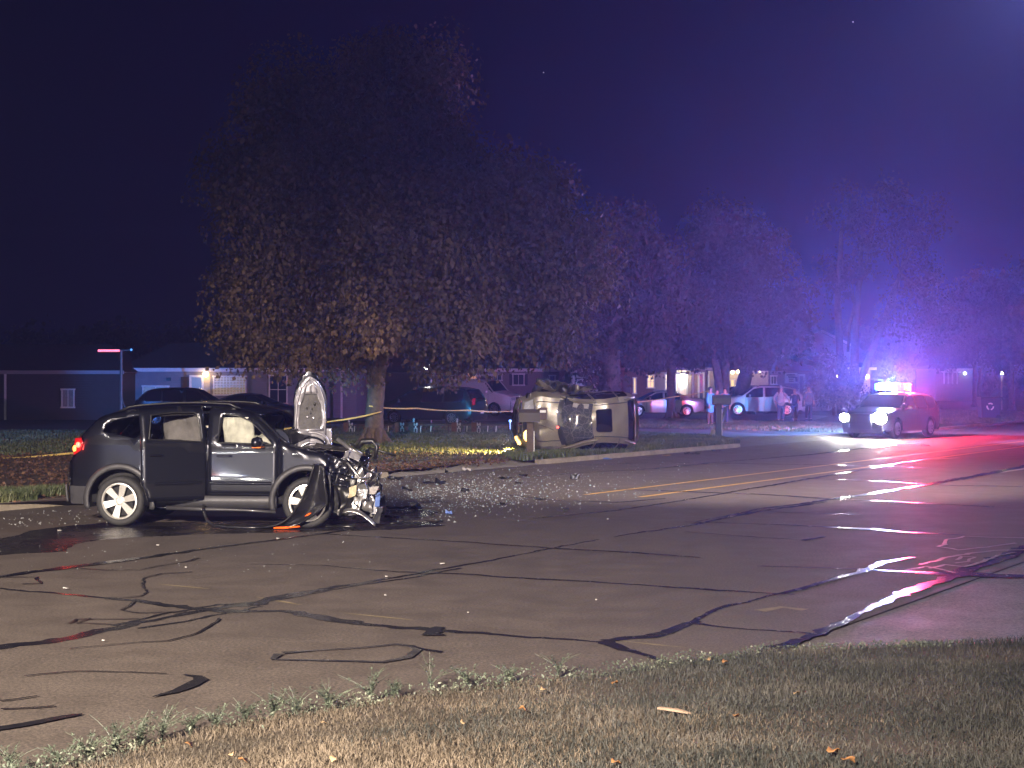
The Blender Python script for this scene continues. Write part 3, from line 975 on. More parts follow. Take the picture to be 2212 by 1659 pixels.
def fallen_leaf(x, y, s, m, label, z=None):
    s *= .72
    p = G(x, y, .05 if z is None else z)
    for _ in range(4):
        p = G(x, y, float(lawn_z(p.x, p.y)) + .05) if z is None else p
    mb = MB()
    pts = []
    for k in range(15):
        a = 2 * math.pi * k / 15
        rr = s * (.55 + .45 * abs(math.cos(2.5 * a))) * random.uniform(.8, 1.1)
        pts.append((rr * math.cos(a), rr * math.sin(a), s * .45 * math.sin(2 * a + 1) * random.uniform(.3, 1)))
    mb.add([(0, 0, .0)] + pts, [(0, 1 + k, 1 + (k + 1) % 15) for k in range(15)])
    o = mb.build('fallen_leaf', m, smooth=True, solid=.002)
    o.location = p
    o.rotation_euler = (random.uniform(-.6, .6), random.uniform(-.6, .6), random.uniform(0, 6))
    tag(o, label, 'leaf', 'fallen leaves on the near lawn')
LO, LT = M['leaf_fall'], M['leaf_tan']
for a in [(408, 1607, .045, LO, 'bright orange leaf lying among the weeds'), (525, 1640, .04, LO, 'curled orange leaf near the bottom of the picture'),
          (720, 1638, .034, LT, 'dull tan leaf on dry grass at the bottom edge'), (500, 1628, .03, LT, 'small tan leaf beside the curled orange leaf'),
          (1328, 1474, .042, LO, 'upright brown orange leaf at the lawn edge'), (1174, 1488, .036, LT, 'pale leaf close to the road edge'),
          (1130, 1530, .045, LO, 'crumpled brown leaf on the pale dry grass'), (1566, 1428, .04, LO, 'brown leaf at the lawn edge near the road joint'),
          (1530, 1424, .034, LT, 'tan leaf at the lawn edge beside the brown one'), (1800, 1620, .055, LO, 'large brown leaf in the darker lawn'),
          (1835, 1640, .05, LO, 'orange brown leaf just below the large brown one'), (1330, 1645, .04, LO, 'rusty leaf on dark grass by the bottom edge'),
          (1720, 1496, .034, LT, 'narrow tan leaf standing in the dark grass'), (1000, 1560, .03, LT, 'small tan leaf left of the crumpled brown one'),
          (1590, 1545, .032, LO, 'small rusty leaf beyond the wood chip'), (700, 1560, .03, LT, 'pale leaf just behind the weeds')]:
    fallen_leaf(*a)
p = G(1455, 1527, .35)
mb = MB()
mb.add([(-.10, -.012, 0), (-.04, -.022, .004), (.10, -.006, 0), (.11, .006, 0), (.02, .016, .004), (-.09, .012, 0),
        (-.10, -.012, .012), (-.04, -.022, .018), (.10, -.006, .010), (.11, .006, .010), (.02, .016, .018), (-.09, .012, .014)],
       [(0, 1, 2, 3, 4, 5), (11, 10, 9, 8, 7, 6)] + [(i, (i + 1) % 6, 6 + (i + 1) % 6, 6 + i) for i in range(6)])
o = fix_normals(mb.build('wood_chip', mat('pale split wood', (.24, .17, .12), .7, 0, var=.2)))
o.location = (p.x, p.y, float(lawn_z(p.x, p.y)) + .035)
o.rotation_euler = (0, .05, R(-28))
tag(o, 'pale split wood chip lying on the near lawn', 'wood chip')
# ---------------------------------------------------------------- cars
def lerp_fn(pts, w=.0):
    xs = np.array([p[0] for p in pts]); zs = np.array([p[1] for p in pts])
    if not w:
        return lambda x: float(np.interp(x, xs, zs))
    o = np.linspace(-w, w, 7)
    return lambda x: float(np.interp(x + o, xs, zs).mean())

class Car:
    """side outline, widths and openings of a car; x runs from the rear bumper forwards, y to its left"""
    def __init__(s, **k):
        s.__dict__.update(dict(tum=.34, tuck=.09, er=.55, ef=.65, cr=.10, cf=.16, rnd=.07, bow=[(0, 0)], crown=.05, sill=.28, arch=.44, glass_gap=.07, warp=None, rear_bulge=.10, front_bulge=.14))
        s.__dict__.update(k)
        s.topf = lerp_fn(s.top, .07)
        s.beltf = lerp_fn(s.belt)
        s.bowf = lerp_fn(s.bow, .05)
    def bottom(s, x):
        z = s.sill + max(0, (.5 - x)) * .25 + max(0, x - (s.L - .5)) * .2
        for a in s.wheels:
            d = s.arch ** 2 - (x - a) ** 2
            if d > 0: z = max(z, s.wr + math.sqrt(d))
        return min(z, s.topf(x) - .12)
    def y(s, x, z):
        df, dr = max(0, (x - (s.L - s.ef)) / s.ef), max(0, (s.er - x) / s.er)
        v = s.hw * (1 - s.cf * df ** 2.2 - s.cr * dr ** 2.2)
        zb = s.beltf(x)
        if z > zb: v -= s.tum * (z - zb)
        zm = .72
        if z < zm: v -= s.tuck * ((zm - z) / zm) ** 2
        elif z < zb: v -= .03 * (z - zm) / max(.1, zb - zm)
        t = s.topf(x) - z
        r = s.rnd
        if t < r: v -= r * (1 - math.sqrt(max(0, 1 - (1 - max(t, 0) / r) ** 2)))
        return v
    def side(s, sg, off=0.0):
        def fn(x, z):
            p = Vector((x, sg * (s.y(x, z) + off), z))
            return s.warp(p) if s.warp else p
        return fn
    def poly(s, xa, xb, lo=None, hi=None, n=None):
        n = n or max(6, int((xb - xa) / .05))
        xs = [xa + (xb - xa) * i / n for i in range(n + 1)]
        lo = lo or s.bottom
        hi = hi or s.topf
        return [(x, lo(x)) for x in xs] + [(x, hi(x)) for x in reversed(xs)]
    def win(s, xa, xb):
        n = 14
        g = s.glass_gap
        xs = [xa + (xb - xa) * i / n for i in range(n + 1)]
        xs = [x for x in xs if s.topf(x) - g > s.beltf(x) + .04 + .03]
        return [(x, s.beltf(x) + .03) for x in xs] + [(x, s.topf(x) - g) for x in reversed(xs)]
    def deck(s, xa, xb, nx=16, ny=14, inset=0.0, lift=0.0, ta=-1, tb=1):
        def fn(u, v):
            x = xa + (xb - xa) * u
            t = ta + (tb - ta) * v
            z = s.topf(x)
            w = s.y(x, z) - inset
            p = Vector((x + s.bowf(x) * (1 - t * t), t * w, z + s.crown * (1 - t * t) + lift))
            return s.warp(p) if s.warp else p
        return MB().grid(fn, nx, ny)
    def cap_end(s, front, z0, z1, off=0.0, tmax=1.0, tmin=-1.0, nz=8, ny=16):
        x = s.L if front else 0.0
        def fn(u, v):
            z = z0 + (z1 - z0) * u
            t = tmin + (tmax - tmin) * v
            w = s.y(x, z)
            bl = (s.front_bulge if front else s.rear_bulge) * (1 - abs(t) ** 2.5) + off
            q = .04 * math.sin(math.pi * min(1, max(0, (z - .2) / .9)))
            zt = s.topf(x)
            zz = z + (s.crown * (1 - t * t) * max(0, (z - .6) / max(.05, zt - .6)) if zt > .65 else 0)
            p = Vector((x + (1 if front else -1) * (bl + q), t * w, zz))
            return s.warp(p) if s.warp else p
        return MB().grid(fn, nz, ny)

def make_wheel(r, w, rim, parent, loc, sg, spokes=6, steer=0.0, detail=True, rim_r=.66):
    wh = empty('wheel', loc)
    wh.parent = parent
    wh.rotation_euler = (0, random.uniform(0, 1), steer)
    e = bpy.data.objects.new
    t = MB()
    hw = w / 2
    ri = r * rim_r
    t.lathe([(ri, -hw * .8), (ri + .02, -hw), (r - .035, -hw), (r - .008, -hw * .78), (r, -hw * .4), (r, hw * .4), (r - .008, hw * .78), (r - .035, hw), (ri + .02, hw), (ri, hw * .8), (ri - .01, 0), (ri, -hw * .8)], 32)
    t.build('tyre', M['rubber'], wh, True)
    m = MB()
    o = sg * hw
    m.lathe([(ri + .004, o * .98), (ri - .02, o * 1.0), (ri - .03, o * .86)], 32)
    MB().lathe([(ri - .028, o * .86), (ri - .035, o * .75), (ri - .045, o * .1)], 32).build('barrel', M['under'], wh, True)  # near-black colour paints the shade behind the spokes
    for k in range(spokes):
        a = 2 * math.pi * k / spokes
        c, s_ = math.cos(a), math.sin(a)
        def P(rad, lat, y): return (rad * c - lat * s_, y, rad * s_ + lat * c)
        wi, wo = r * .095, r * .15
        if spokes > 7: wi, wo = r * .05, r * .075
        pts = [P(.05, -wi, o * .80), P(ri - .02, -wo, o * .93), P(ri - .02, wo, o * .93), P(.05, wi, o * .80)]
        m.prism(pts, (0, -sg * .03, 0))
    m.lathe([(0.0, o * .88), (.05, o * .88), (.075, o * .80), (.08, o * .6)], 16)
    if detail:
        for k in range(spokes):
            a = 2 * math.pi * (k + .5) / spokes
            m.tube([(.062 * math.cos(a), o * .80, .062 * math.sin(a)), (.062 * math.cos(a), o * .92, .062 * math.sin(a))], .012, 6)
    fix_normals(m.build('rim', rim, wh))
    d = MB().lathe([(0, o * .25), (ri - .05, o * .25)], 20)
    d.build('brake_disc', M['under'], wh)  # darkened like the barrel, for shade between the spokes
    return wh

def make_car(c, name, label, cat, paint, glass='glass_dark', doors=(), wins=(), group=None, rim='rim_dark', spokes=10, head=None, tail=None, roofglass=None, rails=False, opts=()):
    """a whole car with one panel per door, window, lamp and wheel"""
    root = empty(name)
    tag(root, label, cat, group)
    P = M[paint]
    body = MB()
    for sg in (1, -1):
        cuts = [0.0] + sorted({x for d in doors for x in d}) + [c.L]
        spans = [(cuts[i], cuts[i + 1]) for i in range(len(cuts) - 1)]
        for (a, b) in spans:
            isdoor = any(abs(a - d[0]) < 1e-6 for d in doors)
            g = .006
            hs = [c.win(*w) for w in wins if w[0] >= a - .01 and w[1] <= b + .01]
            hs = [h for h in hs if len(h) > 5]
            mb = body if not isdoor else MB()
            mb.panel(c.poly(a + (g if a > 0 else 0), b - (g if b < c.L else 0)), hs, .12, c.side(sg))
            if isdoor:
                d = mb.build('door', P, root, True)
                zb = c.beltf(a) - .13
                xh = a + .10
                y = sg * (c.y(xh + .08, zb) + .02)
                MB().tube([(xh, y - sg * .03, zb), (xh + .02, y, zb), (xh + .17, y, zb), (xh + .19, y - sg * .03, zb)], .013, 6).build('handle', P, d)
        for w in wins:
            h = c.win(*w)
            if len(h) > 5:
                MB().panel(h, [], .12, c.side(sg, -.006)).build('side_window', M[glass], root, True)
    r0, r1 = c.roof
    w0, w1 = c.screen
    b0, b1 = c.rearglass
    def dk(a, b):
        for q in [(a, b)]:
            m2 = c.deck(*q)
            body.add(m2.v, m2.f)
    if b0 > .02: dk(0.0, b0)
    dk(b1, w0)
    dk(w1, c.L)
    for fr, z0 in ((True, .22), (False, .26)):
        m2 = c.cap_end(fr, z0, c.topf(c.L if fr else 0.0))
        body.add(m2.v, m2.f)
    for sg in (1, -1):
        pl = [c.side(sg)(x, c.topf(x) - .012) for x in np.linspace(w0 - .12, w1 + .12, 10)]
        body.tube(pl, .028, 6)
        pl = [c.side(sg)(x, c.topf(x) - .012) for x in np.linspace(max(.0, b0 - .05), b1 + .12, 8)]
        body.tube(pl, .028, 6)
    body.build('body', P, root, True)
    # screens with their black edges
    c.deck(w0, w1, 10, 12, .03, -.004).build('windscreen', M[glass], root, True)
    c.deck(b0, b1, 8, 12, .05, -.004).build('rear_window', M[glass], root, True)
    # black sill, grille and bumper insert
    c.cap_end(True, .24, .40, .012, .8, -.8).build('bumper_insert', M['plastic'], root, True)
    c.cap_end(False, .27, .44, .012, .8, -.8).build('bumper_insert', M['plastic'], root, True)
    zt = c.topf(c.L)
    c.cap_end(True, zt - .24, zt - .06, .01, .52, -.52).build('grille', M['plastic'], root, True)
    for sg in (1, -1):
        a, b = (.58, .97) if sg > 0 else (-.97, -.58)
        c.cap_end(True, zt - .22, zt - .05, .014, b, a, 4, 8).build('headlight', M[head or 'lens'], root, True)
        a, b = (.70, 1.0) if sg > 0 else (-1.0, -.70)
        z1 = c.topf(0.0) - .03
        q = c.tailz
        c.cap_end(False, q[0], q[1], .012, b, a, 4, 6).build('taillight', M[tail or 'mirror_red'], root, True)
        x = c.screen[1] - .42
        z = c.beltf(x) + .10
        y = c.y(x, z)
        mm = MB().cbox((x, sg * (y + .13), z + .02), (.12, .20, .15), .05)
        mm.tube([(x - .02, sg * (y - .02), z - .03), (x, sg * (y + .06), z - .02)], .025, 6)
        mm.build('mirror', P, root, True)
    pm = MB()
    m2 = c.cap_end(False, .55, .68, .02, .22, -.22, 2, 4)
    m2.build('number_plate', M['white_trim'], root)
    # dark inner shell closes the gaps
    ins = MB()
    ins.box((c.L / 2, 0, .48), (c.L - .3, 2 * c.hw - .34, .36))
    ins.box(((b0 + w1) / 2, 0, c.beltf(2) - .2), (w1 - b0 - .1, 2 * c.hw - .3, .5))
    ins.build('underbody', M['under'], root)
    for i, x in enumerate(c.wheels):
        for sg in (1, -1):
            make_wheel(c.wr, .23, M[rim], root, (x, sg * (c.hw - .14), c.wr), sg, spokes)
            def af(u, v, x=x, sg=sg):
                a = -.15 + (math.pi + .3) * u
                zz = c.wr + c.arch * math.sin(a)
                return (x + c.arch * math.cos(a), sg * (c.hw - .04 - .5 * v), max(.2, zz))
            MB().grid(af, 14, 2).build('wheel_housing', M['under'], root)
    if rails:
        for sg in (1, -1):
            pts = []
            for k in range(9):
                x = c.roof[0] + .25 + (c.roof[1] - c.roof[0] - .4) * k / 8
                z = c.topf(x)
                pts.append((x, sg * (c.y(x, z) - .08), z + (.06 if 0 < k < 8 else .01)))
            MB().tube(pts, .016, 6).build('roof_rail', M['plastic'], root, True)
    return root

def put(root, p, yaw):
    root.location = p
    root.rotation_euler = (0, 0, yaw)

def axle_place(c, root, px_r, y_r, yaw, sg, which=0, z=.12):
    """stand the car so that the wheel on side sg and axle which touches the ground at that pixel"""
    p = G(px_r, y_r, z)
    loc = Vector((c.wheels[which], sg * c.hw, 0))
    put(root, p - Matrix.Rotation(yaw, 3, 'Z') @ loc, yaw)

SUV = dict(L=4.75, hw=.95, wheels=(.95, 3.78), wr=.37, roof=(.6, 2.85), screen=(2.85, 3.5), rearglass=(.10, .52), tailz=(.92, 1.12),
           top=[(0, 1.02), (.06, 1.18), (.55, 1.62), (.9, 1.69), (1.7, 1.73), (2.5, 1.72), (2.85, 1.66), (3.5, 1.16), (3.8, 1.10), (4.5, 1.0), (4.75, .90)],
           belt=[(0, 1.12), (1, 1.12), (3.5, 1.06), (4.75, 1.0)], bow=[(.0, 0), (2.4, 0), (2.85, .10), (3.5, .26), (4.2, .05), (4.75, 0)])
SEDAN = dict(L=4.80, hw=.91, wheels=(.98, 3.78), wr=.33, arch=.385, sill=.24, roof=(1.5, 2.75), screen=(2.75, 3.55), rearglass=(.72, 1.5), tailz=(.70, .92),
             top=[(0, .90), (.08, 1.0), (.72, 1.05), (1.5, 1.38), (1.9, 1.44), (2.4, 1.45), (2.75, 1.40), (3.55, .98), (4.5, .84), (4.8, .70)],
             belt=[(0, .95), (3.6, .93), (4.8, .8)], bow=[(0, 0), (2.4, 0), (2.75, .10), (3.55, .25), (4.2, .05), (4.8, 0)])
MINI = dict(L=5.1, hw=.98, wheels=(1.0, 4.03), wr=.34, arch=.40, sill=.25, roof=(.35, 3.2), screen=(3.2, 4.15), rearglass=(.07, .33), tailz=(.95, 1.25),
            top=[(0, 1.05), (.05, 1.15), (.32, 1.66), (.6, 1.73), (2.0, 1.77), (2.9, 1.74), (3.2, 1.68), (4.15, 1.12), (4.9, .92), (5.1, .80)],
            belt=[(0, 1.10), (4.1, 1.02), (5.1, .95)], bow=[(0, 0), (2.8, 0), (3.2, .1), (4.15, .28), (4.8, .05), (5.1, 0)])
VAN = dict(L=5.6, hw=1.0, wheels=(1.2, 4.6), wr=.38, roof=(.1, 4.0), screen=(4.0, 4.55), rearglass=(.02, .08), tailz=(.9, 1.3), tum=.10,
           top=[(0, 1.95), (.1, 2.05), (2, 2.10), (3.8, 2.08), (4.0, 2.03), (4.55, 1.42), (5.3, 1.25), (5.6, 1.12)],
           belt=[(0, 1.30), (4.6, 1.30), (5.6, 1.2)], bow=[(0, 0), (3.6, 0), (4.0, .08), (4.55, .2), (5.2, .05), (5.6, 0)])

# ------------------------------------------------ the crashed dark SUV
X = Car(L=4.30, hw=.99, wheels=(.845, 3.83), wr=.392, arch=.50, sill=.30, tum=.30, ef=.3, cf=.02, cr=.13, er=.6, crown=.06,
        roof=(.5, 3.02), screen=(3.02, 3.48), rearglass=(.16, .46), tailz=(1.1, 1.3),
        top=[(0, 1.00), (.05, 1.20), (.16, 1.38), (.47, 1.70), (.75, 1.78), (1.1, 1.835), (1.6, 1.87), (2.1, 1.875), (2.55, 1.855), (2.85, 1.80), (3.02, 1.735), (3.48, 1.33), (3.65, 1.27), (4.0, 1.18), (4.3, 1.08)],
        belt=[(0, 1.42), (.6, 1.42), (1.25, 1.32), (2.3, 1.29), (3.4, 1.22), (4.3, 1.12)], bow=[(0, 0), (2.2, 0), (2.6, .04), (3.02, .14), (3.48, .36), (3.9, .10), (4.3, 0)])
xs = empty('crashed_suv')
tag(xs, 'dark grey crashed SUV with destroyed front end, open rear door and hood standing up', 'suv')
yawX = R(-7)
axle_place(X, xs, 257, 1137, yawX, -1, 0, 0.0)
PD = M['paint_dark']
DX = (1.24, 2.25, 3.39)                             # door cuts
clad_top = lambda x: .50
for sg in (-1, 1):
    rw = [(.57, 1.475), (.64, 1.60), (.78, 1.665), (1.02, 1.705), (1.17, 1.715), (1.17, 1.40), (1.10, 1.365)]
    rw = [(.57, 1.475), (.62, 1.58), (.74, 1.65), (.95, 1.70), (1.19, 1.73), (1.17, 1.43), (1.10, 1.37)]
    q = X.poly(0, DX[0] - .006)
    MB().panel(q, [rw], .09, X.side(sg)).build('rear_quarter', PD, xs, True, .03)
    MB().panel(rw, [], .09, X.side(sg, -.008)).build('quarter_window', M['glass_tint'], xs, True)
    q = X.poly(DX[2] + .006, 4.18, lo=lambda x: max(X.bottom(x), .5 if x < 3.45 else 0))
    MB().panel(q, [], .08, X.side(sg)).build('front_fender', PD, xs, True, .02)
    fw = [(2.43, 1.315), (2.47, 1.745), (2.72, 1.725), (2.93, 1.64), (3.12, 1.47), (3.30, 1.285)]
    q = X.poly(DX[1] + .006, DX[2] - .006, lo=clad_top)
    d = MB().panel(q, [fw], .08, X.side(sg)).build('front_door', PD, xs, True, .04)
    MB().panel(fw, [], .08, X.side(sg, -.012)).build('door_window', M['glass_clear'], d, True)
    ring = [X.side(sg, .004)(a, b) for a, b in fw]
    MB().tube(ring + ring[:1], .012, 6).build('window_seal', M['plastic'], d)
    zc = 1.10
    hx = 2.42
    hy = sg * (X.y(hx, zc) + .035)
    MB().tube([(hx, hy - sg * .04, zc), (hx + .02, hy, zc), (hx + .2, hy, zc + .005), (hx + .23, hy - sg * .04, zc)], .016, 8).build('door_handle', M['chrome'] if sg < 0 else PD, d)
    # side moulding low on the door
    MB().grid(lambda u, v: X.side(sg, .02 * math.sin(math.pi * v))(2.30 + .98 * u, .66 + .055 * v), 16, 4).build('door_moulding', PD, d, True)
    # mirror
    mm = MB()
    mx, mz = 3.10, 1.27
    my = sg * (X.y(mx, mz) + .16)
    mm.cbox((mx, my, mz + .05), (.16, .26, .18), .07)
    mm.tube([(mx + .06, my - sg * .2, mz - .02), (mx + .03, my - sg * .05, mz)], .035, 8)
    mo = mm.build('side_mirror', PD, xs, True)
    MB().cbox((mx + .02, my, mz - .02), (.14, .22, .02), .01).build('turn_signal', M['amber'], mo)
    # cladding along the sill and round the arches
    q = [(1.36, .30), (3.36, .30), (3.36, .488), (1.30, .488)]
    MB().panel(q, [], .1, X.side(sg, .012)).build('sill_cladding', M['clad'], xs, True, .03)
    for ax in X.wheels:
        def ar(u, v, ax=ax):
            a = R(-16) + (math.pi + R(32)) * u
            rr = .505 + .075 * v
            x, z = ax + rr * math.cos(a), X.wr + rr * math.sin(a)
            z = max(z, .27)
            p = X.side(sg, .028 - .02 * (2 * v - 1) ** 2)(min(max(x, .02), 4.2), z)
            return p
        if not (ax > 3 and sg > 0):
            MB().grid(ar, 26, 4).build('arch_flare', M['clad'], xs, True, .02)
        def hs(u, v, ax=ax):
            a = -.2 + (math.pi + .4) * u
            return (ax + .5 * math.cos(a), sg * (.95 - .5 * v), max(.25, X.wr + .5 * math.sin(a)))
        MB().grid(hs, 18, 2).build('wheel_housing', M['under'], xs)
    make_wheel(X.wr, .255, M['rim'], xs, (X.wheels[0], sg * .86, X.wr), sg, 6, 0, True, .72)
    make_wheel(X.wr, .255, M['rim'], xs, (X.wheels[1], sg * .86, X.wr), sg, 6, R(8), True, .72)
# rear door: left side shut, right side swung open
for sg in (1, -1):
    hinge = X.side(sg)(DX[1] - .01, .9)
    hinge = Vector((DX[1] - .01, hinge.y, 0))
    piv = empty('rear_door', hinge)
    piv.parent = xs
    sub = lambda fn: (lambda a, b: fn(a, b) - hinge)
    w = [(1.36, 1.375), (1.42, 1.74), (1.75, 1.775), (2.08, 1.775), (2.14, 1.74), (2.18, 1.325)]
    q = X.poly(DX[0] + .006, DX[1] - .006, lo=lambda x: max(clad_top(x) - .08, X.bottom(x)))
    MB().panel(q, [w], .08, sub(X.side(sg))).build('door_skin', PD, piv, True, .06)
    MB().panel(w, [], .08, sub(X.side(sg, -.02))).build('window_glass', M['glass_tint'], piv, True)
    ring = [sub(X.side(sg, .004))(a, b) for a, b in w]
    MB().tube(ring + ring[:1], .012, 6).build('window_seal', M['plastic'], piv)
    hy = X.y(1.4, 1.13) + .035
    MB().tube([Vector((1.36, sg * (hy - .04), 1.13)) - hinge, Vector((1.38, sg * hy, 1.13)) - hinge, Vector((1.56, sg * hy, 1.135)) - hinge, Vector((1.60, sg * (hy - .04), 1.135)) - hinge], .016, 8).build('handle', M['chrome'], piv)
    MB().grid(lambda u, v: sub(X.side(sg, .02 * math.sin(math.pi * v)))(1.45 + .72 * u, .67 + .05 * v), 12, 4).build('moulding', PD, piv, True)
    if sg < 0:
        piv.rotation_euler = (0, 0, R(33))
        piv['label'] = 'rear passenger door swung open'
# body top, rear, screens
rf = X.deck(.46, 3.02, 30, 18)
rf.build('roof', PD, xs, True, .03)
X.deck(3.02, 3.48, 10, 16, .03, .0).build('windscreen', M['glass_clear'], xs, True)
for sg in (1, -1):
    MB().tube([X.side(sg)(x, X.topf(x) - .01) for x in np.linspace(2.98, 3.55, 8)], .03, 6).build('windscreen_pillar', PD, xs, True)
X.deck(.16, .46, 6, 12, .04, .0).build('rear_window', M['glass_tint'], xs, True)
hb = MB()
m2 = X.deck(0.0, .16, 3, 12); hb.add(m2.v, m2.f)
m2 = X.cap_end(False, .62, 1.0); hb.add(m2.v, m2.f)
hb.build('tailgate', PD, xs, True)
X.cap_end(False, .36, .64, .05, 1.0, -1.0).build('rear_bumper', M['clad'], xs, True, .03)
MB().panel([(.005, .34), (.33, .34), (.33, .62), (.0, .62)], [], .08, X.side(-1, .018)).build('bumper_corner', M['clad'], xs, True)
for sg in (1, -1):
    tl = MB().panel([(.015, 1.16), (.05, 1.36), (.17, 1.385), (.24, 1.30), (.20, 1.18), (.06, 1.10)], [], .05, X.side(sg, .012))
    t = tl.build('taillight', M['mirror_red'], xs, True, .02)
    pc = X.side(sg, .03)(.155, 1.265)
    MB().ball(pc, (.04, .022, .045)).build('bulb', M['tail_lit'], t, True)
    pc = X.side(sg, .03)(.07, 1.20)
    MB().ball(pc, (.035, .02, .055)).build('amber_bulb', M['tail_lit2'], t, True)
lamp('taillight_glow', 'POINT', (.0, -1.03, 1.25), 4, (1, .06, .04), .04, parent=xs)
# roof rails
for sg in (1, -1):
    pts = []
    for k in range(13):
        x = .75 + 1.95 * k / 12
        pts.append((x, sg * (X.y(x, X.topf(x)) - .05), X.topf(x) + (.05 if 0 < k < 12 else 0)))
    MB().tube(pts, .018, 6).build('roof_rail', M['plastic'], xs, True)
# pillars and jamb seen in the open doorway
for sg in (1, -1):
    jb = MB()
    jb.tube([(2.24, sg * .90, .45), (2.26, sg * .93, 1.25), (2.31, sg * .80, 1.72)], .055, 8)
    jb.tube([(1.26, sg * .88, .75), (1.20, sg * .90, 1.3), (1.24, sg * .78, 1.72)], .05, 8)
    jb.box((2.0, sg * .88, .40), (1.9, .14, .16))
    jb.build('door_jamb', PD, xs, True)
MB().tube([(1.30, -.93, .46), (1.28, -.94, .62), (1.22, -.945, .80)], .035, 8).build('jamb_trim', M['white_trim'], xs, True)
# cabin
cb = MB()
cb.box((2.1, 0, .42), (3.9, 1.7, .12))
cb.cbox((3.25, 0, 1.05), (.35, 1.6, .30), .08)
cb.cbox((.55, 0, .9), (.9, 1.5, .7), .08)
cb.build('floor_and_dash', M['under'], xs, True)
for (x, y) in ((2.55, -.42), (2.55, .42), (1.6, -.42), (1.6, .42)):
    st = MB()
    st.cbox((x + .12, y, .72), (.52, .54, .2), .07)
    st.cbox((x - .16, y, 1.10), (.18, .52, .68), .08, 0)
    st.cbox((x - .20, y, 1.52), (.12, .28, .18), .05)
    st.build('seat', M['seat'], xs, True)
def bagfn(x0, x1, z0, z1, y, sd):
    def fn(u, v):
        x = x0 + (x1 - x0) * u
        z = z0 + (z1 - z0) * v
        n_ = noise.noise(Vector((x * 4, z * 2.2, sd))) * .09 + abs(noise.noise(Vector((x * 9, z * 3, sd)))) * .06
        return (x + n_ * .4, y + n_ - .05 * math.sin(math.pi * u), z - .05 * (1 - v) * math.sin(u * 9))
    return fn
for sg in (-1, 1):
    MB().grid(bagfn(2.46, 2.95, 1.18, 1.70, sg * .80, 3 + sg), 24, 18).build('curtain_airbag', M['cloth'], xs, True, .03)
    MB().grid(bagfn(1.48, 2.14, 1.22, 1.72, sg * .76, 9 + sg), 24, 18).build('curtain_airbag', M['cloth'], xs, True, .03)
ab = MB().ball((2.98, .40, 1.20), (.20, .30, .27), 20, 14)
ab.v = [tuple(Vector(p) + noise.noise_vector(Vector(p) * 6) * .03) for p in ab.v]
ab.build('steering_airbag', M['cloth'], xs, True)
ab = MB().ball((3.05, -.40, 1.22), (.22, .33, .22), 20, 14)
ab.v = [tuple(Vector(p) + noise.noise_vector(Vector(p) * 6) * .03) for p in ab.v]
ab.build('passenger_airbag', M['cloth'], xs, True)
MB().tube([(3.20, 0, 1.66), (3.16, 0, 1.60)], .015, 6).cbox((3.12, 0, 1.55), (.05, .24, .09), .02).build('rear_view_mirror', M['plastic'], xs, True)
MB().grid(lambda u, v: (2.20 + .05 * math.sin(v * 3) + .12 * u, -.60 - .06 * u, .95 + .72 * v), 5, 10).build('pillar_trim', M['tan'], xs, True, .03)
MB().tube([(1.30, -.99, 1.74), (1.315, -1.0, 1.62), (1.35, -1.01, 1.50), (1.36, -1.02, 1.36)], .010, 6).build('seat_belt', M['tan'], xs)
# hood, torn loose and standing upright
hood = empty('hood', (3.70, -.30, 1.18))
hood.parent = xs
hood.rotation_euler = (R(4), R(-3), R(18))
out = []
for k in range(25):
    t = k / 24
    zz = 1.22 * t
    wv = .27 - .02 * t if t < .62 else (.27 - .02 * t) * (max(0, 1 - ((t - .62) / .38) ** 1.9)) ** .75 + .008
    out.append((wv, zz))
def hood_outline(s):
    return [(-w * s, .03 + z * (1 if s == 1 else .93)) for w, z in out] + [(w * s, .03 + z * (1 if s == 1 else .93)) for w, z in reversed(out)]
def hood_fn(dy):
    return lambda a, b: Vector((a + .06 * math.sin(b * 1.6), dy - .12 * (1 - (a / .32) ** 2) * .4 + .02 * noise.noise(Vector((a * 5, b * 5, 1))), b))
MB().panel(hood_outline(1), [], .06, hood_fn(.05)).build('hood_skin', PD, hood, True, .015)
pad = [(-.16, .32), (-.185, .42), (-.165, .70), (-.12, .80), (-.10, .88), (.10, .88), (.12, .80), (.165, .70), (.185, .42), (.16, .32)]
win1 = [(-.16, 1.02), (-.05, 1.02), (-.05, 1.10), (-.13, 1.10)]
MB().panel(hood_outline(.97), [pad], .05, hood_fn(.0)).build('hood_frame', M['silver_inner'], hood, True, .03)
MB().panel(pad, [], .04, lambda a, b: hood_fn(.03)(a, b) + Vector((0, .012 * noise.noise(Vector((a * 14, b * 14, 2))), 0))).build('hood_insulation', M['felt'], hood, True)
rb = MB()
for s_ in (-1, 1):
    rb.tube([hood_fn(-.025)(s_ * .225, .12), hood_fn(-.025)(s_ * .23, .5), hood_fn(-.025)(s_ * .21, .78), hood_fn(-.025)(s_ * .14, 1.0), hood_fn(-.025)(0.0, 1.13)], .016, 6)
rb.tube([hood_fn(-.02)(-.2, .31), hood_fn(-.03)(0, .32), hood_fn(-.02)(.2, .31)], .02, 6)
rb.tube([hood_fn(-.02)(-.10, .90), hood_fn(-.03)(-.06, 1.04), hood_fn(-.03)(.06, 1.04), hood_fn(-.02)(.10, .90)], .014, 6)
rb.tube([hood_fn(-.02)(0, .90), hood_fn(-.03)(0, 1.10)], .014, 6)
rb.build('hood_rib', M['silver_inner'], hood, True)
for (a, b, s_) in ((-.05, .52, .02), (.05, .50, .02)): MB().ball(hood_fn(.01)(a, b), (s_, .012, s_), 8, 5).build('felt_clip', M['silver_inner'], hood, True)
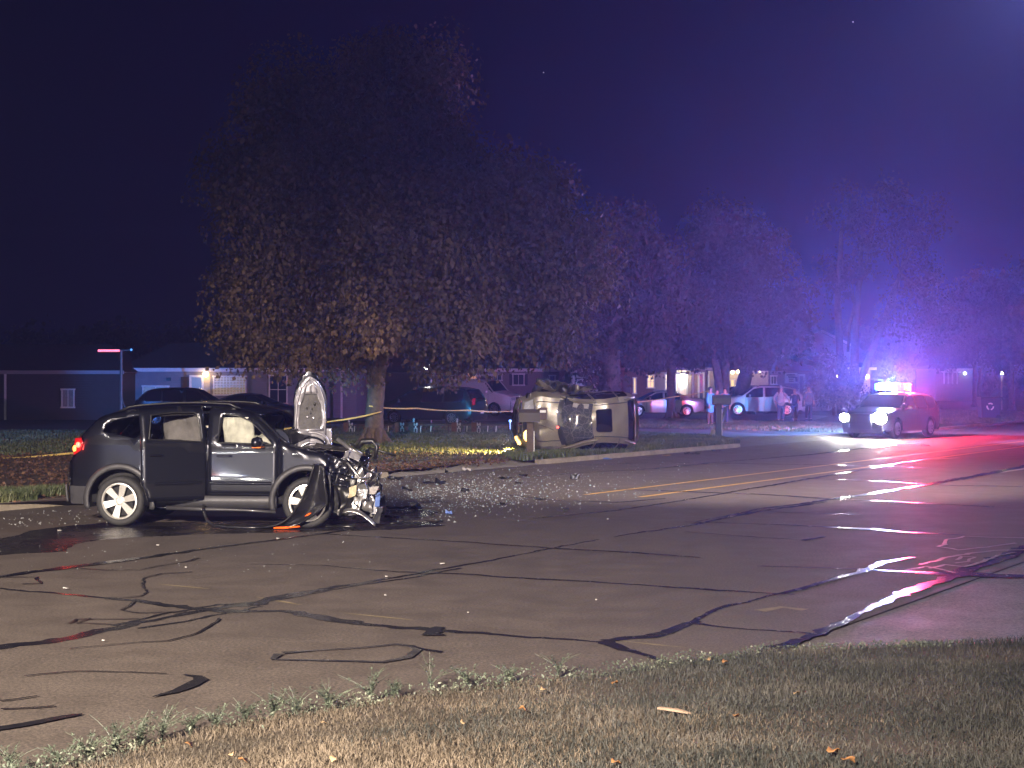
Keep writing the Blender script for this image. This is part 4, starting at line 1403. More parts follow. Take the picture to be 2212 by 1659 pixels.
for (a, b, s_) in ((.06, .72, .03), (-.06, .66, .02), (0, .58, .022), (.02, .64, .02)):
    MB().ball(hood_fn(.02)(a, b), (s_ * .5, .02, s_), 8, 5).build('felt_dimple', M['plastic'], hood, True)
for i, (rx, zb) in enumerate(((.30, .0), (.24, -.035), (.18, -.07))):
    pts = [(.02 + rx * math.cos(a) * 1.05, -.06 - .03 * i, zb + .02 + (.26 - .04 * i) * math.sin(a)) for a in np.linspace(math.pi, 0, 14)]
    MB().tube(pts, .022 - .004 * i, 8).build('hood_fold', M['silver_inner'] if i != 1 else M['paint_dark'], hood, True)
MB().grid(lambda u, v: (-.30 + .66 * u, -.02 - .07 * math.sin(u * 6) - .04 * v, -.02 + .34 * v - .10 * math.cos(u * 5) * (1 - v)), 22, 8).build('hood_crease', M['silver_inner'], hood, True, .01)

# wreckage of the front end
def sheet_part(name, m, c, a, b, amp, sd, nu=18, nv=14, curl=.0, solid=.006):
    """a crumpled sheet spanned by vectors a and b round c"""
    c, a, b = Vector(c), Vector(a), Vector(b)
    nrm = a.cross(b).normalized()
    def fn(u, v):
        p = c + a * (u - .5) + b * (v - .5)
        q = noise.noise(p * 4.5 + Vector((sd, 0, 0))) + .5 * abs(noise.noise(p * 11 + Vector((0, sd, 0))))
        e = noise.noise_vector(p * 7 + Vector((0, 0, sd))) * amp * .5
        return p + nrm * (amp * q + curl * ((2 * u - 1) ** 2)) + e
    return MB().grid(fn, nu, nv).build(name, m, xs, True, solid)
rw_ = random.Random(21)
eb = MB()
for k in range(7):
    eb.cbox((3.85 + rw_.uniform(-.2, .35), rw_.uniform(-.5, .4), .45 + rw_.uniform(0, .55)), (rw_.uniform(.2, .4), rw_.uniform(.2, .5), rw_.uniform(.15, .35)), .04, rw_.uniform(-.4, .4))
eb.build('engine_block', M['metal_dark'], xs)
for (n_, m_, c_, a_, b_, amp, sd) in [
        ('crumpled_fender', 'paint_dark', (4.22, -.86, .98), (.42, .02, -.12), (.02, .06, .26), .07, 1),
        ('crumpled_fender', 'paint_dark', (4.28, -.80, .78), (.34, .10, -.05), (.03, .05, .30), .09, 2),
        ('torn_sheet', 'metal', (4.62, -.72, .66), (.16, .05, .06), (-.10, .02, .52), .07, 3),
        ('torn_sheet', 'metal', (4.70, -.60, .42), (.16, .06, -.05), (.06, .04, .40), .08, 4),
        ('torn_sheet', 'metal', (4.56, -.78, .36), (.14, .02, .02), (.10, .03, .34), .05, 5),
        ('torn_sheet', 'metal', (4.78, -.45, .62), (.12, .10, -.03), (.08, -.02, .46), .06, 6),
        ('torn_sheet', 'silver_inner', (4.50, -.62, 1.12), (.18, .05, -.10), (.03, .06, .12), .05, 7),
        ('torn_sheet', 'silver_inner', (4.74, -.70, .80), (.14, .05, .10), (.05, .02, .12), .05, 8),
        ('radiator_core', 'plastic', (4.42, -.1, .66), (.08, 1.2, .06), (.05, .02, .55), .06, 9),
        ('splash_shield', 'plastic', (4.38, -.78, .50), (.32, .05, -.06), (.04, .05, .62), .09, 10),
        ('splash_shield', 'plastic_gloss', (4.50, -.70, .90), (.40, .08, -.04), (.03, .05, .22), .09, 11),
        ('splash_shield', 'plastic', (4.66, -.35, .30), (.45, .30, 0), (.05, .02, .30), .09, 12),
        ('lamp_shell', 'lens', (4.66, -.76, .52), (.12, .03, .03), (.03, .0, .16), .05, 13),
        ('lamp_shell', 'lens', (4.80, -.55, .30), (.10, .05, .03), (.03, .02, .20), .05, 14),
        ('yellow_foam', 'tan', (4.52, -.84, .56), (.11, .03, .02), (.02, .01, .17), .05, 15),
        ('pink_foam', 'white_cloth', (4.80, -.66, .56), (.14, .05, .03), (.03, .02, .13), .05, 16),
        ('hood_hinge', 'metal_dark', (4.12, -.52, 1.22), (.55, .15, -.12), (.04, .20, .06), .06, 17),
        ('cowl_panel', 'plastic', (3.92, -.25, 1.22), (.50, .10, -.05), (.10, .90, .0), .05, 18),
        ('torn_sheet', 'paint_dark', (4.46, -.40, 1.02), (.30, .3, -.10), (.05, .20, .20), .08, 19),
        ('torn_sheet', 'metal', (4.86, -.60, .18), (.10, .12, .0), (.05, .02, .26), .05, 20),
        ('blue_panel', 'sheet_blue', (4.86, -.58, .42), (.07, .03, 0), (.01, .0, .22), .02, 22)]:
    sheet_part(n_, M[m_], c_, a_, b_, amp, sd)
for k in range(22):
    c0 = Vector((rw_.uniform(4.15, 4.75), rw_.uniform(-.85, -.2), rw_.uniform(.5, 1.15)))
    pts = [c0]
    for _ in range(5):
        pts.append(pts[-1] + Vector((rw_.uniform(-.06, .16), rw_.uniform(-.08, .06), rw_.uniform(-.13, .10))))
    pts = [Vector((min(p.x, 4.9), p.y, max(p.z, .05))) for p in pts]
    MB().tube(pts, rw_.choice([.008, .012, .016, .024]), 6).build('hose', M[rw_.choice(['plastic', 'plastic', 'metal_dark', 'metal', 'plastic_gloss'])], xs, True)
for k in range(26):
    c0 = (rw_.uniform(4.2, 4.85), rw_.uniform(-.88, -.3), rw_.uniform(.12, 1.22))
    v1 = Vector((rw_.uniform(-1, 1), rw_.uniform(-.6, .6), rw_.uniform(-1, 1))).normalized() * rw_.uniform(.06, .2)
    v2 = Vector((rw_.uniform(-1, 1), rw_.uniform(-.6, .6), rw_.uniform(-1, 1))).normalized() * rw_.uniform(.05, .13)
    sheet_part('broken_piece', M[rw_.choice(['plastic', 'plastic_gloss', 'metal', 'metal_dark', 'plastic', 'silver_inner', 'paint_dark'])], c0, v1, v2, .05, 40 + k, 9, 7)
# silver strut bar poking up above the wreck, with its black hose bundle
MB().tube([(4.20, -.5, 1.36), (4.40, -.55, 1.22), (4.62, -.60, 1.12)], [.03, .035, .03], 8).build('strut_bar', M['metal'], xs, True)
MB().tube([(4.52, -.50, 1.22), (4.60, -.5, 1.32), (4.76, -.48, 1.33), (4.84, -.5, 1.24), (4.80, -.5, 1.05)], [.04, .05, .045, .03, .03], 8).build('air_duct', M['plastic'], xs, True)
MB().tube([(4.70, -.5, 1.22), (4.92, -.48, 1.16), (5.12, -.45, 1.10)], .02, 6).build('bent_rod', M['plastic'], xs, True)
# bumper cover hanging in front of the wheel, with its wheel-arch edge
def cover(u, v):
    # u along the sheet from the road (0) to the top (1); v across it
    xl = 2.98 + 1.15 * u ** .55 - .10 * u
    xr = 3.55 + .66 * min(1, u * 2.0) ** .8 - .12 * max(0, u - .55)
    z0 = .03 + .98 * u ** 1.9
    z1 = .03 + .98 * u ** 1.05
    x = xl + (xr - xl) * v
    z = z0 + (z1 - z0) * (v ** .8) * .55
    y = -1.16 + .10 * math.sin(v * 3.1) - .10 * u + .04 * noise.noise(Vector((x * 4, z * 4, 3)))
    return (x, y, z)
cv = MB().grid(cover, 26, 16).build('bumper_cover', M['plastic_gloss'], xs, True, .012)
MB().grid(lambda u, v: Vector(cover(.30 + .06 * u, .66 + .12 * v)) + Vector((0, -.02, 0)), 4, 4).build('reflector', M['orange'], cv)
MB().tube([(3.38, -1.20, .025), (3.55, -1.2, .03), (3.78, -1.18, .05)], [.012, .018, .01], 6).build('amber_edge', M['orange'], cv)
lip = [Vector(cover(u, 0)) + Vector((0, -.01, 0)) for u in np.linspace(0, 1, 22)]
MB().tube(lip, .016, 6).build('cover_lip', M['plastic'], cv, True)
lip = [Vector(cover(0.02, v)) + Vector((0, -.03, 0)) for v in np.linspace(0, 1, 12)] + [Vector(cover(u, 1.0)) for u in np.linspace(0.05, 1, 14)]
MB().tube(lip, .02, 6).build('cover_edge', M['plastic_gloss'], cv, True)
# trim strip dragging on the road and the bare bar under the sill
MB().tube([(2.23, -1.06, .36), (2.24, -1.08, .24), (2.30, -1.12, .12), (2.42, -1.16, .05), (2.70, -1.20, .03), (3.0, -1.2, .025), (3.30, -1.18, .03)], [.02, .03, .025, .022, .022, .02, .015], 6).build('dragging_trim', M['plastic_gloss'], xs, True)
MB().tube([(1.62, -1.02, .30), (2.2, -1.03, .285), (2.9, -1.03, .275), (3.36, -1.02, .25)], [.035, .03, .02, .025], 8).build('sill_bar', M['clad'], xs, True)
# bent silver liner under the wreck
MB().grid(lambda u, v: (4.42 + .50 * u, -1.0 - .06 * v, .10 + .22 * math.sin(math.pi * (.35 + .65 * u)) - .05 * v), 14, 3).build('bent_liner', M['metal'], xs, True, .006)
# ------------------------------------------------ the beige car lying on its side
def dent(p):
    x, y, z = p
    q = Vector(p)
    w = max(0, 1 - abs(x - 2.2) / 1.3) * max(0, min(1, (z - .8) / .3))
    q += noise.noise_vector(q * 2.2) * .035 * w
    q.z -= .05 * w * abs(noise.noise(q * 2.9))
    if z > .8 and y < .1:                                     # the side that is up is beaten in
        k = min(1, max(0, (.1 - y) / .8)) * max(0, 1 - abs(x - 2.1) / 1.2)
        q.z -= .16 * k * (.6 + .8 * noise.noise(q * 1.7))
        q.y += .10 * k
    if z > 1.3: q.z += .035 * noise.noise(q * 2.1) - .05 * max(0, 1 - ((x - .85) ** 2 + (y + .35) ** 2) / .12)
    if x > 3.2: q += noise.noise_vector(q * 5) * .05
    return q
BZ = Car(L=3.72, hw=.88, wheels=(.72, 3.02), wr=.34, arch=.40, sill=.26, roof=(.5, 1.66), screen=(1.66, 2.45), rearglass=(.10, .48), tailz=(.90, 1.12), tum=.42, rnd=.13, crown=.06,
         top=[(0, .98), (.06, 1.14), (.5, 1.50), (.8, 1.56), (1.3, 1.60), (1.66, 1.57), (2.45, 1.08), (2.9, 1.02), (3.4, .88), (3.72, .66)],
         belt=[(0, 1.06), (1, 1.04), (2.4, 1.0), (3.72, .9)], bow=[(0, 0), (1.2, 0), (1.66, .10), (2.45, .20), (3.0, .08), (3.72, 0)], warp=dent, cf=.20, cr=.14)
bz = make_car(BZ, 'overturned_car', 'beige car lying on its side with shattered windscreen and one lit headlight', 'car', 'paint_beige',
              doors=((.80, 1.62), (1.62, 2.42)), wins=((.42, .78), (.84, 1.58), (1.66, 2.25)), rim='rim_dark', spokes=5, rails=False)
hl = [c for c in bz.children if c.name.startswith('headlight')]
hl[0].data.materials[0] = M['head_warm']
hl[0]['label'] = 'glowing yellow headlight near the grass'
for c in bz.children:
    if c.name.startswith('windscreen'):
        c.data.materials[0] = M['cracked']
        for v in c.data.vertices:
            v.co += noise.noise_vector(v.co * 3) * .05
            v.co.z -= .05
    if c.name.startswith('rear_window'):
        for v in c.data.vertices: v.co.z -= .05
def deckpt(x, t, lift):
    z = BZ.topf(x)
    return dent(Vector((x + BZ.bowf(x) * (1 - t * t), t * BZ.y(x, z), z + BZ.crown * (1 - t * t) + lift)))
for t in (-.80, .80):
    MB().tube([deckpt(x, t, .004) for x in np.linspace(2.52, 3.30, 9)], .012, 6).build('hood_gap', M['plastic'], bz)
MB().tube([deckpt(3.30 + .10 * (1 - t * t), t, .004) for t in np.linspace(-.8, .8, 12)], .014, 6).build('hood_gap', M['plastic'], bz)
MB().tube([deckpt(2.95 + .2 * t, .25 - .1 * t, .006) for t in np.linspace(-1.2, 1.4, 10)], .009, 5).build('hood_crease', M['plastic'], bz)
for sg in (-1, 1):
    MB().grid(lambda u, v, sg=sg: deckpt(3.40 + .26 * u, sg * (.55 + .38 * v), .010), 4, 5).build('lamp_glass', M['lens'], bz, True)
MB().grid(lambda u, v: deckpt(3.56 + .15 * u, -.5 + 1.0 * v, .012), 3, 8).build('grille_mesh', M['plastic'], bz, True)
# sunroof with rounded corners
def rrect(x0, x1, y0, y1, r):
    o = []
    for cx, cy, a0 in ((x1 - r, y1 - r, 0), (x0 + r, y1 - r, 90), (x0 + r, y0 + r, 180), (x1 - r, y0 + r, 270)):
        o += [(cx + r * math.cos(R(a0 + 18 * k)), cy + r * math.sin(R(a0 + 18 * k))) for k in range(6)]
    return o
sr = MB().panel(rrect(1.10, 1.55, -.66, .66, .10), [], .08, lambda a, b: deckpt(a, b, .012)).build('sunroof', M['glass_dark'], bz, True)
ring = [deckpt(a, b, .012) for a, b in rrect(1.09, 1.56, -.67, .67, .10)]
MB().tube(ring + ring[:1], .010, 6).build('sunroof_seal', M['plastic'], bz)
# black cowl between hood and windscreen, roof channels, wipers
MB().grid(lambda u, v: deckpt(2.40 + .16 * u, -.96 + 1.92 * v, .012), 3, 16).build('cowl', M['plastic'], bz, True)
for t0 in (-.35, .25):
    MB().tube([deckpt(2.46, t0, .03), deckpt(2.30, t0 + .1, .035), deckpt(2.22, t0 + .45, .035)], .010, 6).build('wiper', M['plastic'], bz)
for t in (-.93, .93):
    MB().tube([deckpt(x, t, .004) for x in np.linspace(.5, 1.64, 10)], .014, 6).build('roof_channel', M['plastic'], bz)
MB().ball(deckpt(2.56, .26, .03), .03).build('warning_lamp', M['tail_lit'], bz, True)
MB().grid(lambda u, v: deckpt(1.75 + .40 * u, -.98 + .26 * v, -.03 + .03 * math.sin(u * 9)), 8, 6).build('torn_pillar_trim', M['white_cloth'], bz, True)
# crumpled sheets and the torn wing standing up over the door side
def bz_sheet(name, m, c, a, b, amp, sd, nu=20, nv=14):
    c, a, b = Vector(c), Vector(a), Vector(b)
    nrm = a.cross(b).normalized()
    def fn(u, v):
        p = c + a * (u - .5) + b * (v - .5)
        return p + nrm * amp * (noise.noise(p * 4 + Vector((sd, 0, 0))) + .5 * noise.noise(p * 9 + Vector((0, sd, 0)))) + noise.noise_vector(p * 6 + Vector((0, 0, sd))) * amp * .5
    return MB().grid(fn, nu, nv).build(name, m, bz, True, .006)
for a in [('torn_wing', M['paint_beige'], (3.0, -1.02, .86), (.60, -.30, .05), (-.10, -.10, .20), .06, 1),
          ('torn_wing', M['plastic'], (2.85, -1.05, .72), (.80, -.12, .0), (.0, -.34, .12), .09, 2),
          ('torn_wing', M['plastic'], (2.35, -1.0, .80), (.55, -.10, .05), (.05, -.30, .08), .09, 3),
          ('buckled_door', M['metal_dark'], (1.85, -.96, .95), (.9, .05, .12), (.0, -.16, .14), .07, 4),
          ('buckled_door', M['paint_beige'], (1.75, -.92, 1.10), (.8, .04, .10), (.0, -.05, .10), .06, 5),
          ('torn_bumper', M['paint_beige'], (3.78, -.25, .62), (.10, 1.15, -.05), (.10, .0, .16), .05, 6),
          ('torn_bumper', M['plastic'], (3.62, -.30, .70), (.18, 1.1, .0), (.0, .05, .10), .06, 7),
          ('torn_bumper', M['paint_white'], (3.50, -.55, .76), (.10, .55, .02), (.06, .0, .10), .05, 8),
          ('roof_rail_strip', M['plastic'], (1.2, -.78, 1.42), (1.0, .02, .0), (0, .02, .06), .03, 9)]:
    bz_sheet(*a)
make_wheel(.34, .22, M['rim_dark'], bz, (2.98, -1.0, .52), -1, 5).rotation_euler = (R(25), 0, R(30))
yawB = R(20)
pB = G(1240, 976, .12)
RB = Matrix(((-1, 0, 0), (0, 0, -1), (0, -1, 0))).to_4x4()
bz.matrix_world = Matrix.Translation((pB.x + 1.47, pB.y + .95, .12 + .885)) @ Matrix.Rotation(yawB, 4, 'Z') @ Matrix.Rotation(R(-3), 4, 'X') @ RB @ Matrix.Diagonal((.93, 1, 1, 1))
MB().ball(deckpt(3.55, .64, -.02), (.18, .20, .15), 14, 10).build('headlight_bloom', M['head_warm'], bz, True)  # oversized glowing ball put in for the bloom of the headlight
bpy.context.view_layer.update()
hw_ = bz.matrix_world @ Vector((3.95, .62, .70))
lamp('headlight_beam', 'SPOT', hw_, 2600, (1.0, .66, .20), .10, (hw_.x - 6, hw_.y - .9, hw_.z - .6), 150, spec=.4)

# ------------------------------------------------ police SUV with its light bar
PC = Car(**{**SUV, 'L': 4.9, 'hw': 1.0, 'wheels': (.98, 3.92), 'wr': .385})
pc = make_car(PC, 'police_suv', 'police SUV with flashing roof light bar and blazing headlights', 'police car', 'paint_police', doors=((1.25, 2.25), (2.25, 3.32)),
              wins=((.5, 1.2), (1.30, 2.2), (2.32, 3.3)), head='head_lit', spokes=10)
lb = empty('light_bar', (2.35, 0, PC.topf(2.35) + .08)); lb.parent = pc
MB().cbox((0, 0, .02), (.30, 1.4, .04), .015).tube([(0, -.5, -.06), (0, -.5, .02)], .02).tube([(0, .5, -.06), (0, .5, .02)], .02).build('bar_base', M['plastic'], lb)
mods = ['bar_blue', 'bar_white', 'bar_white', 'bar_white', 'bar_white', 'bar_red', 'bar_red', 'bar_amber']
for i, m_ in enumerate(mods):
    y = -.64 + 1.28 * i / 7
    MB().cbox((0, y, .18), (.32, .17, .29), .07).build('strobe', M[m_], lb)  # boxes enlarged to take in the bloom of the strobes
MB().tube([(PC.L + .2, -.45, .42), (PC.L + .26, -.45, .95)], .03).tube([(PC.L + .2, .45, .42), (PC.L + .26, .45, .95)], .03).build('push_bumper', M['plastic'], pc)
MB().ball((3.35, .99, 1.28), .08).build('spotlight', M['chrome'], pc, True)
for sg, rr_ in ((-1, .18), (1, .26)): MB().ball((PC.L + .05, sg * .72, .80), (.10, rr_ * 1.15, rr_ * .85), 14, 10).build('headlamp_glare', M['head_lit'], pc, True)  # oversized glowing balls imitate the glare of the headlamps
yawP = math.pi + math.atan2(RU.y, RU.x) - R(6)
axle_place(PC, pc, 2012, 943, yawP, 1, 0, 0.0)
bpy.context.view_layer.update()
mw = pc.matrix_world
lbw = mw @ Vector((1.65, 0, PC.topf(2.35) + .44))
fx = mw.to_3x3() @ Vector((1, 0, 0)); ly = mw.to_3x3() @ Vector((0, 1, 0))
lamp('strobe_stand_in', 'POINT', lbw - ly * .45 - fx * .1, 18500, (.20, .33, 1.0), .10, spec=.15)
lamp('strobe_stand_in', 'POINT', lbw + ly * .45 - fx * .1, 10500, (1.0, .04, .09), .10, spec=.06)
for sg in (-1, 1):
    h0 = mw @ Vector((PC.L + .22, sg * .78, .78))
    lamp('headlight_beam', 'SPOT', h0, 130, (1, .96, .88), .08, (0, 0, 1.6), 34, spec=.2)
# an unseen second patrol car, put behind the photographer for its light in the SUV doors
pc2 = copy_tree(pc)
pc2['label'] = 'unseen second police SUV standing in the road to the left behind the photographer'
put(pc2, Vector((-19.0, -8.0, 0)), R(62))
bpy.context.view_layer.update()
l2 = pc2.matrix_world @ Vector((2.35, 0, 2.3))
ly2 = pc2.matrix_world.to_3x3() @ Vector((0, 1, 0))
a1 = AT(360, 822, 85)
lamp('strobe_stand_in', 'SPOT', l2 - ly2 * .45, 290000, (.03, .24, 1.0), .12, a1, 6.5)  # added narrow spots from here on stand in for the unseen bar's light
lamp('strobe_stand_in', 'SPOT', l2 - ly2 * .40, 240000, (.05, .50, 1.0), .12, AT(1042, 872, 72), 2.6)
lamp('strobe_stand_in', 'SPOT', l2 - ly2 * .40, 560000, (.03, .42, 1.0), .12, AT(1545, 872, 79), 1.25)
lamp('strobe_stand_in', 'SPOT', l2 + ly2 * .45, 45000, (1.0, .10, .20), .12, AT(1440, 872, 90), 1.1)

# ------------------------------------------------ parked vehicles across the road
grp = 'vehicles parked by the houses'
def parked(c, name, label, cat, paint, px, py, yaw, sg, which, **k):
    r = make_car(c, name, label, cat, paint, group=grp, **k)
    axle_place(c, r, px, py, yaw, sg, which)
    return r
sv = dict(doors=((1.25, 2.25), (2.25, 3.32)), wins=((.5, 1.2), (1.30, 2.2), (2.32, 3.3)))
parked(Car(**SUV), 'parked_suv', 'white SUV parked facing left behind the three bystanders', 'suv', 'paint_white', 1700, 899, R(180 - 8), 1, 0, rails=True, rim='rim', **sv)
parked(Car(**SEDAN), 'parked_sedan', 'silver sedan parked beside the brick house', 'car', 'paint_silver', 1484, 900, R(180 + 2), 1, 0, rim='rim',
       doors=((1.30, 2.3), (2.3, 3.3)), wins=((1.36, 2.24), (2.36, 3.3)))
parked(Car(**MINI), 'minivan', 'dark minivan with its tailgate lit blue behind the big tree', 'minivan', 'paint_teal_lit', 974, 919, R(180 - 24), 1, 0,
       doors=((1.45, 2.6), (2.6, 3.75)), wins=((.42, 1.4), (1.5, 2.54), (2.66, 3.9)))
cv_ = parked(Car(**VAN), 'cargo_van', 'white cargo van with roof ladder rack parked behind the minivan', 'van', 'paint_white', 1067, 899, R(-28), -1, 1,
             doors=((3.0, 4.2),), wins=((3.45, 4.5),))
rk = MB()
for x in (.6, 1.9, 3.2): rk.tube([(x, -.75, 2.08), (x, -.75, 2.34), (x, .75, 2.34), (x, .75, 2.08)], .025, 6)
for y in (-.72, -.3, .3, .72): rk.tube([(.2, y, 2.36), (3.6, y, 2.36)], .022, 6)
rk.build('ladder_rack', M['white_trim'], cv_)
parked(Car(**SUV), 'parked_suv', 'dark SUV parked left behind the crashed SUV, only its roof showing', 'suv', 'paint_black', 335, 921, R(4), -1, 0, rails=False, **sv)
parked(Car(**SEDAN), 'parked_sedan', 'dark car parked between the crashed SUV and the gridded window', 'car', 'paint_black', 470, 917, R(-6), -1, 0,
       doors=((1.30, 2.3), (2.3, 3.3)), wins=((1.36, 2.24), (2.36, 3.3)))
parked(Car(**SUV), 'parked_suv', 'black SUV hidden behind the white SUV under the leaning trunk', 'suv', 'paint_black', 1655, 895, R(178), 1, 0, **sv)
# box truck
bt = empty('box_truck', G(1257, 893, .12)); tag(bt, 'box truck with tall pale cargo box and reddish side by the tree trunk', 'truck', grp)
MB().cbox((0, 0, 2.0), (2.1, 4.6, 2.5), .04).build('cargo_box', mat('pale box panel', (.42, .40, .44), .6, 0, var=.05), bt)
MB().cbox((-1.085, 0, 1.95), (.03, 4.3, 2.3), .01).build('side_panel', M['wood_red'], bt)
MB().cbox((0, 2.9, 1.5), (2.0, 1.4, 1.7), .12).build('cab', M['paint_white'], bt)
MB().box((0, .2, .62), (1.7, 5.4, .2)).build('chassis', M['under'], bt)
for sx in (-1, 1):
    MB().cbox((sx * .95, -2.33, 1.15), (.10, .05, .22), .01).build('taillight', M['tail_lit'] if sx > 0 else M['mirror_red'], bt)
    for yy_ in (-1.2, 2.6):
        make_wheel(.42, .26, M['rim_dark'], bt, (sx * .85, yy_, .42), sx, 6).rotation_euler = (0, 0, R(90))
bt.rotation_euler = (0, 0, R(8))

# ------------------------------------------------ houses
def house_root(name, label, x, D, group=None, cat='house'):
    p = AT(x, 850, D)
    r = empty(name, (p.x, D, .12))
    return tag(r, label, cat, group)
def under(root, o):
    o.parent = root
    o.location = -root.location
    return o
def wall_box(root, x0, x1, D, ze, depth, m, name='wall'):
    a, b = AT(x0, 850, D).x, AT(x1, 850, D).x
    return under(root, MB().box(((a + b) / 2, D + depth / 2, (ze + .0) / 2 + .06), (b - a, depth, ze - .12)).build(name, m))
def roof_gable_x(root, x0, x1, D, ze, zr, depth, m, hip=0, over=.45, name='roof'):
    a, b = AT(x0, 850, D).x - over, AT(x1, 850, D).x + over
    y0, y1, ym = D - over, D + depth + over, D + depth / 2
    mb = MB()
    vs = [(a, y0, ze), (b, y0, ze), (b, y1, ze), (a, y1, ze), (a + hip, ym, zr), (b - hip, ym, zr)]
    mb.add(vs, [(0, 1, 5, 4), (2, 3, 4, 5), (1, 2, 5), (3, 0, 4), (3, 2, 1, 0)])
    return under(root, mb.build(name, m))
def fascia(root, x0, x1, D, z, over=.45, h=.19, m=None):
    a, b = AT(x0, 850, D).x - over, AT(x1, 850, D).x + over
    mb = MB().box(((a + b) / 2, D - over - .03, z + .01), (b - a + .06, .05, h))
    mb.box(((a + b) / 2, D - over - .09, z + .07), (b - a + .04, .10, .09))
    return under(root, mb.build('fascia', m or M['white_trim']))
def pipe(root, x, D, z0, z1, m=None):
    a = AT(x, 850, D).x
    return under(root, MB().box((a, D - .06, (z0 + z1) / 2), (.10, .08, z1 - z0)).build('downspout', m or M['white_trim']))
def window(root, x0, x1, y0, y1, D, pane, nx=2, ny=2, fm=None, fw=.07, name='window', curtain=None):
    A, B = AT(x0, y1, D), AT(x1, y0, D)
    mb = MB()
    w, h = B.x - A.x, B.z - A.z
    cx, cz = (A.x + B.x) / 2, (A.z + B.z) / 2
    for dz, s in ((-h / 2, 1), (h / 2, 1)): mb.box((cx, D - .035, cz + dz), (w + fw * 2, .07, fw * 1.2))
    for dx in (-w / 2, w / 2): mb.box((cx + dx, D - .034, cz), (fw, .07, h))
    for i in range(1, nx): mb.box((A.x + w * i / nx, D - .025, cz), (.035, .03, h - fw))
    for j in range(1, ny): mb.box((cx, D - .026, A.z + h * j / ny), (w - fw, .03, .035))
    f = under(root, mb.build(name, fm or M['white_trim']))
    MB().box((cx, D - .006, cz), (w - .01, .012, h - .01)).build('pane', pane, f)
    return f
def shutter(root, x0, x1, y0, y1, D, m):
    A, B = AT(x0, y1, D), AT(x1, y0, D)
    mb = MB().box(((A.x + B.x) / 2, D - .02, (A.z + B.z) / 2), (B.x - A.x, .04, B.z - A.z))
    n = 8
    for j in range(n): mb.box(((A.x + B.x) / 2, D - .05, A.z + (B.z - A.z) * (j + .5) / n), (B.x - A.x - .08, .02, (B.z - A.z) / n * .6))
    return under(root, mb.build('shutter', m))
def door(root, x0, x1, y0, y1, D, m, fm=None):
    A, B = AT(x0, y1, D), AT(x1, y0, D)
    zc, h = (A.z + B.z) / 2, B.z - A.z
    d = under(root, MB().box(((A.x + B.x) / 2, D - .03, zc), (B.x - A.x, .06, h)).build('door', m))
    fr = MB()
    fr.box((A.x - .06, D - .045, zc), (.12, .09, h + .1)); fr.box((B.x + .06, D - .045, zc), (.12, .09, h + .1)); fr.box(((A.x + B.x) / 2, D - .046, B.z + .06), (B.x - A.x + .24, .09, .12))
    fr.build('door_frame', fm or M['white_trim'], d)
    MB().ball((B.x - .12, D - .09, zc - .1), .035).build('knob', M['chrome'], d)
    return d
def wall_lamp(root, x, y, D, color, s, power, r=.13):
    p = AT(x, y, D)
    l = under(root, MB().ball((p.x, D - .32, p.z), r).build('porch_lamp', emat('lit porch lamp', color, s), None, True))
    MB().box((p.x, D - .1, p.z + r + .03), (.05, .25, .04)).build('lamp_bracket', M['plastic'], l)
    lamp('porch_light', 'POINT', (p.x, D - .75, p.z - .05), power, color, .12)
    return l
lit_y = emat('warm lit pane', (1.0, .72, .28), 1.3, (.3, .25, .15))
lit_p = emat('dim lit pane', (.85, .66, .36), .30, (.12, .12, .14))
lit_w = emat('bright lit pane', (1.0, .88, .55), 1.8, (.4, .4, .3))
lit_o = emat('orange lit pane', (1.0, .42, .14), .9, (.3, .2, .1))
glow_b = emat('faintly glowing bluish pane', (.40, .60, 1.0), .22, (.1, .12, .2))  # faint bluish glow, used on a window and a door leaf
DP = M['dark_pane']

h = house_root('ranch_house', 'long low house with blue lit siding, porch lamp and gridded window', 520, 84)
D = 84
ze = AT(0, 799.5, D).z
wall_box(h, 272, 770, D, ze, 8, M['siding_blue'])
roof_gable_x(h, 272, 770, D, ze + .05, ze + 1.6, 8, M['roof'], 2)
fascia(h, 272, 740, D, ze)
pipe(h, 271, D, .12, ze)
pipe(h, 738, D - .5, .12, ze)
window(h, 309, 364, 834, 866, D, glow_b, 2, 1)
shutter(h, 391, 408, 814, 850, D, M['wood'])
door(h, 414, 436, 815, 868, D, glow_b)
under(h, MB().box((AT(446, 0, D).x, D - .02, AT(0, 838, D).z), (.42, .04, 1.5)).build('lamp_panel', M['siding_cream']))
wall_lamp(h, 447, 808.5, D, (1.0, .62, .22), 26, 22, .16)
window(h, 462, 531, 813, 853, D, lit_p, 10, 7)
window(h, 582, 620, 811, 872, D, DP, 2, 2)
under(h, MB().box((AT(365, 0, D).x, D - .05, AT(0, 819, D).z), (.25, .1, .18)).build('wall_box', M['plastic']))
under(h, MB().box((AT(596, 0, D).x, D - .05, AT(0, 817, D).z), (.3, .1, .16)).build('wall_box', M['plastic']))
under(h, MB().box((AT(285, 0, D).x, D - .05, AT(0, 813, D).z), (.3, .1, .3)).build('wall_box', M['wood']))

h = house_root('ranch_house', 'unlit dark brown house wing with one pale boarded window', 110, 81)
D = 81
ze = AT(0, 805, D).z
wall_box(h, -160, 262, D, ze, 8, M['siding_dark'])
roof_gable_x(h, -160, 262, D, ze + .05, ze + 1.6, 8, M['roof'], 2, .3)
fascia(h, -160, 258, D, ze, .3, .17, mat('grey painted trim', (.30, .29, .31), .6))
pipe(h, 12, D, .12, ze)
window(h, 134, 160, 841, 880, D, M['white_cloth'], 2, 1)

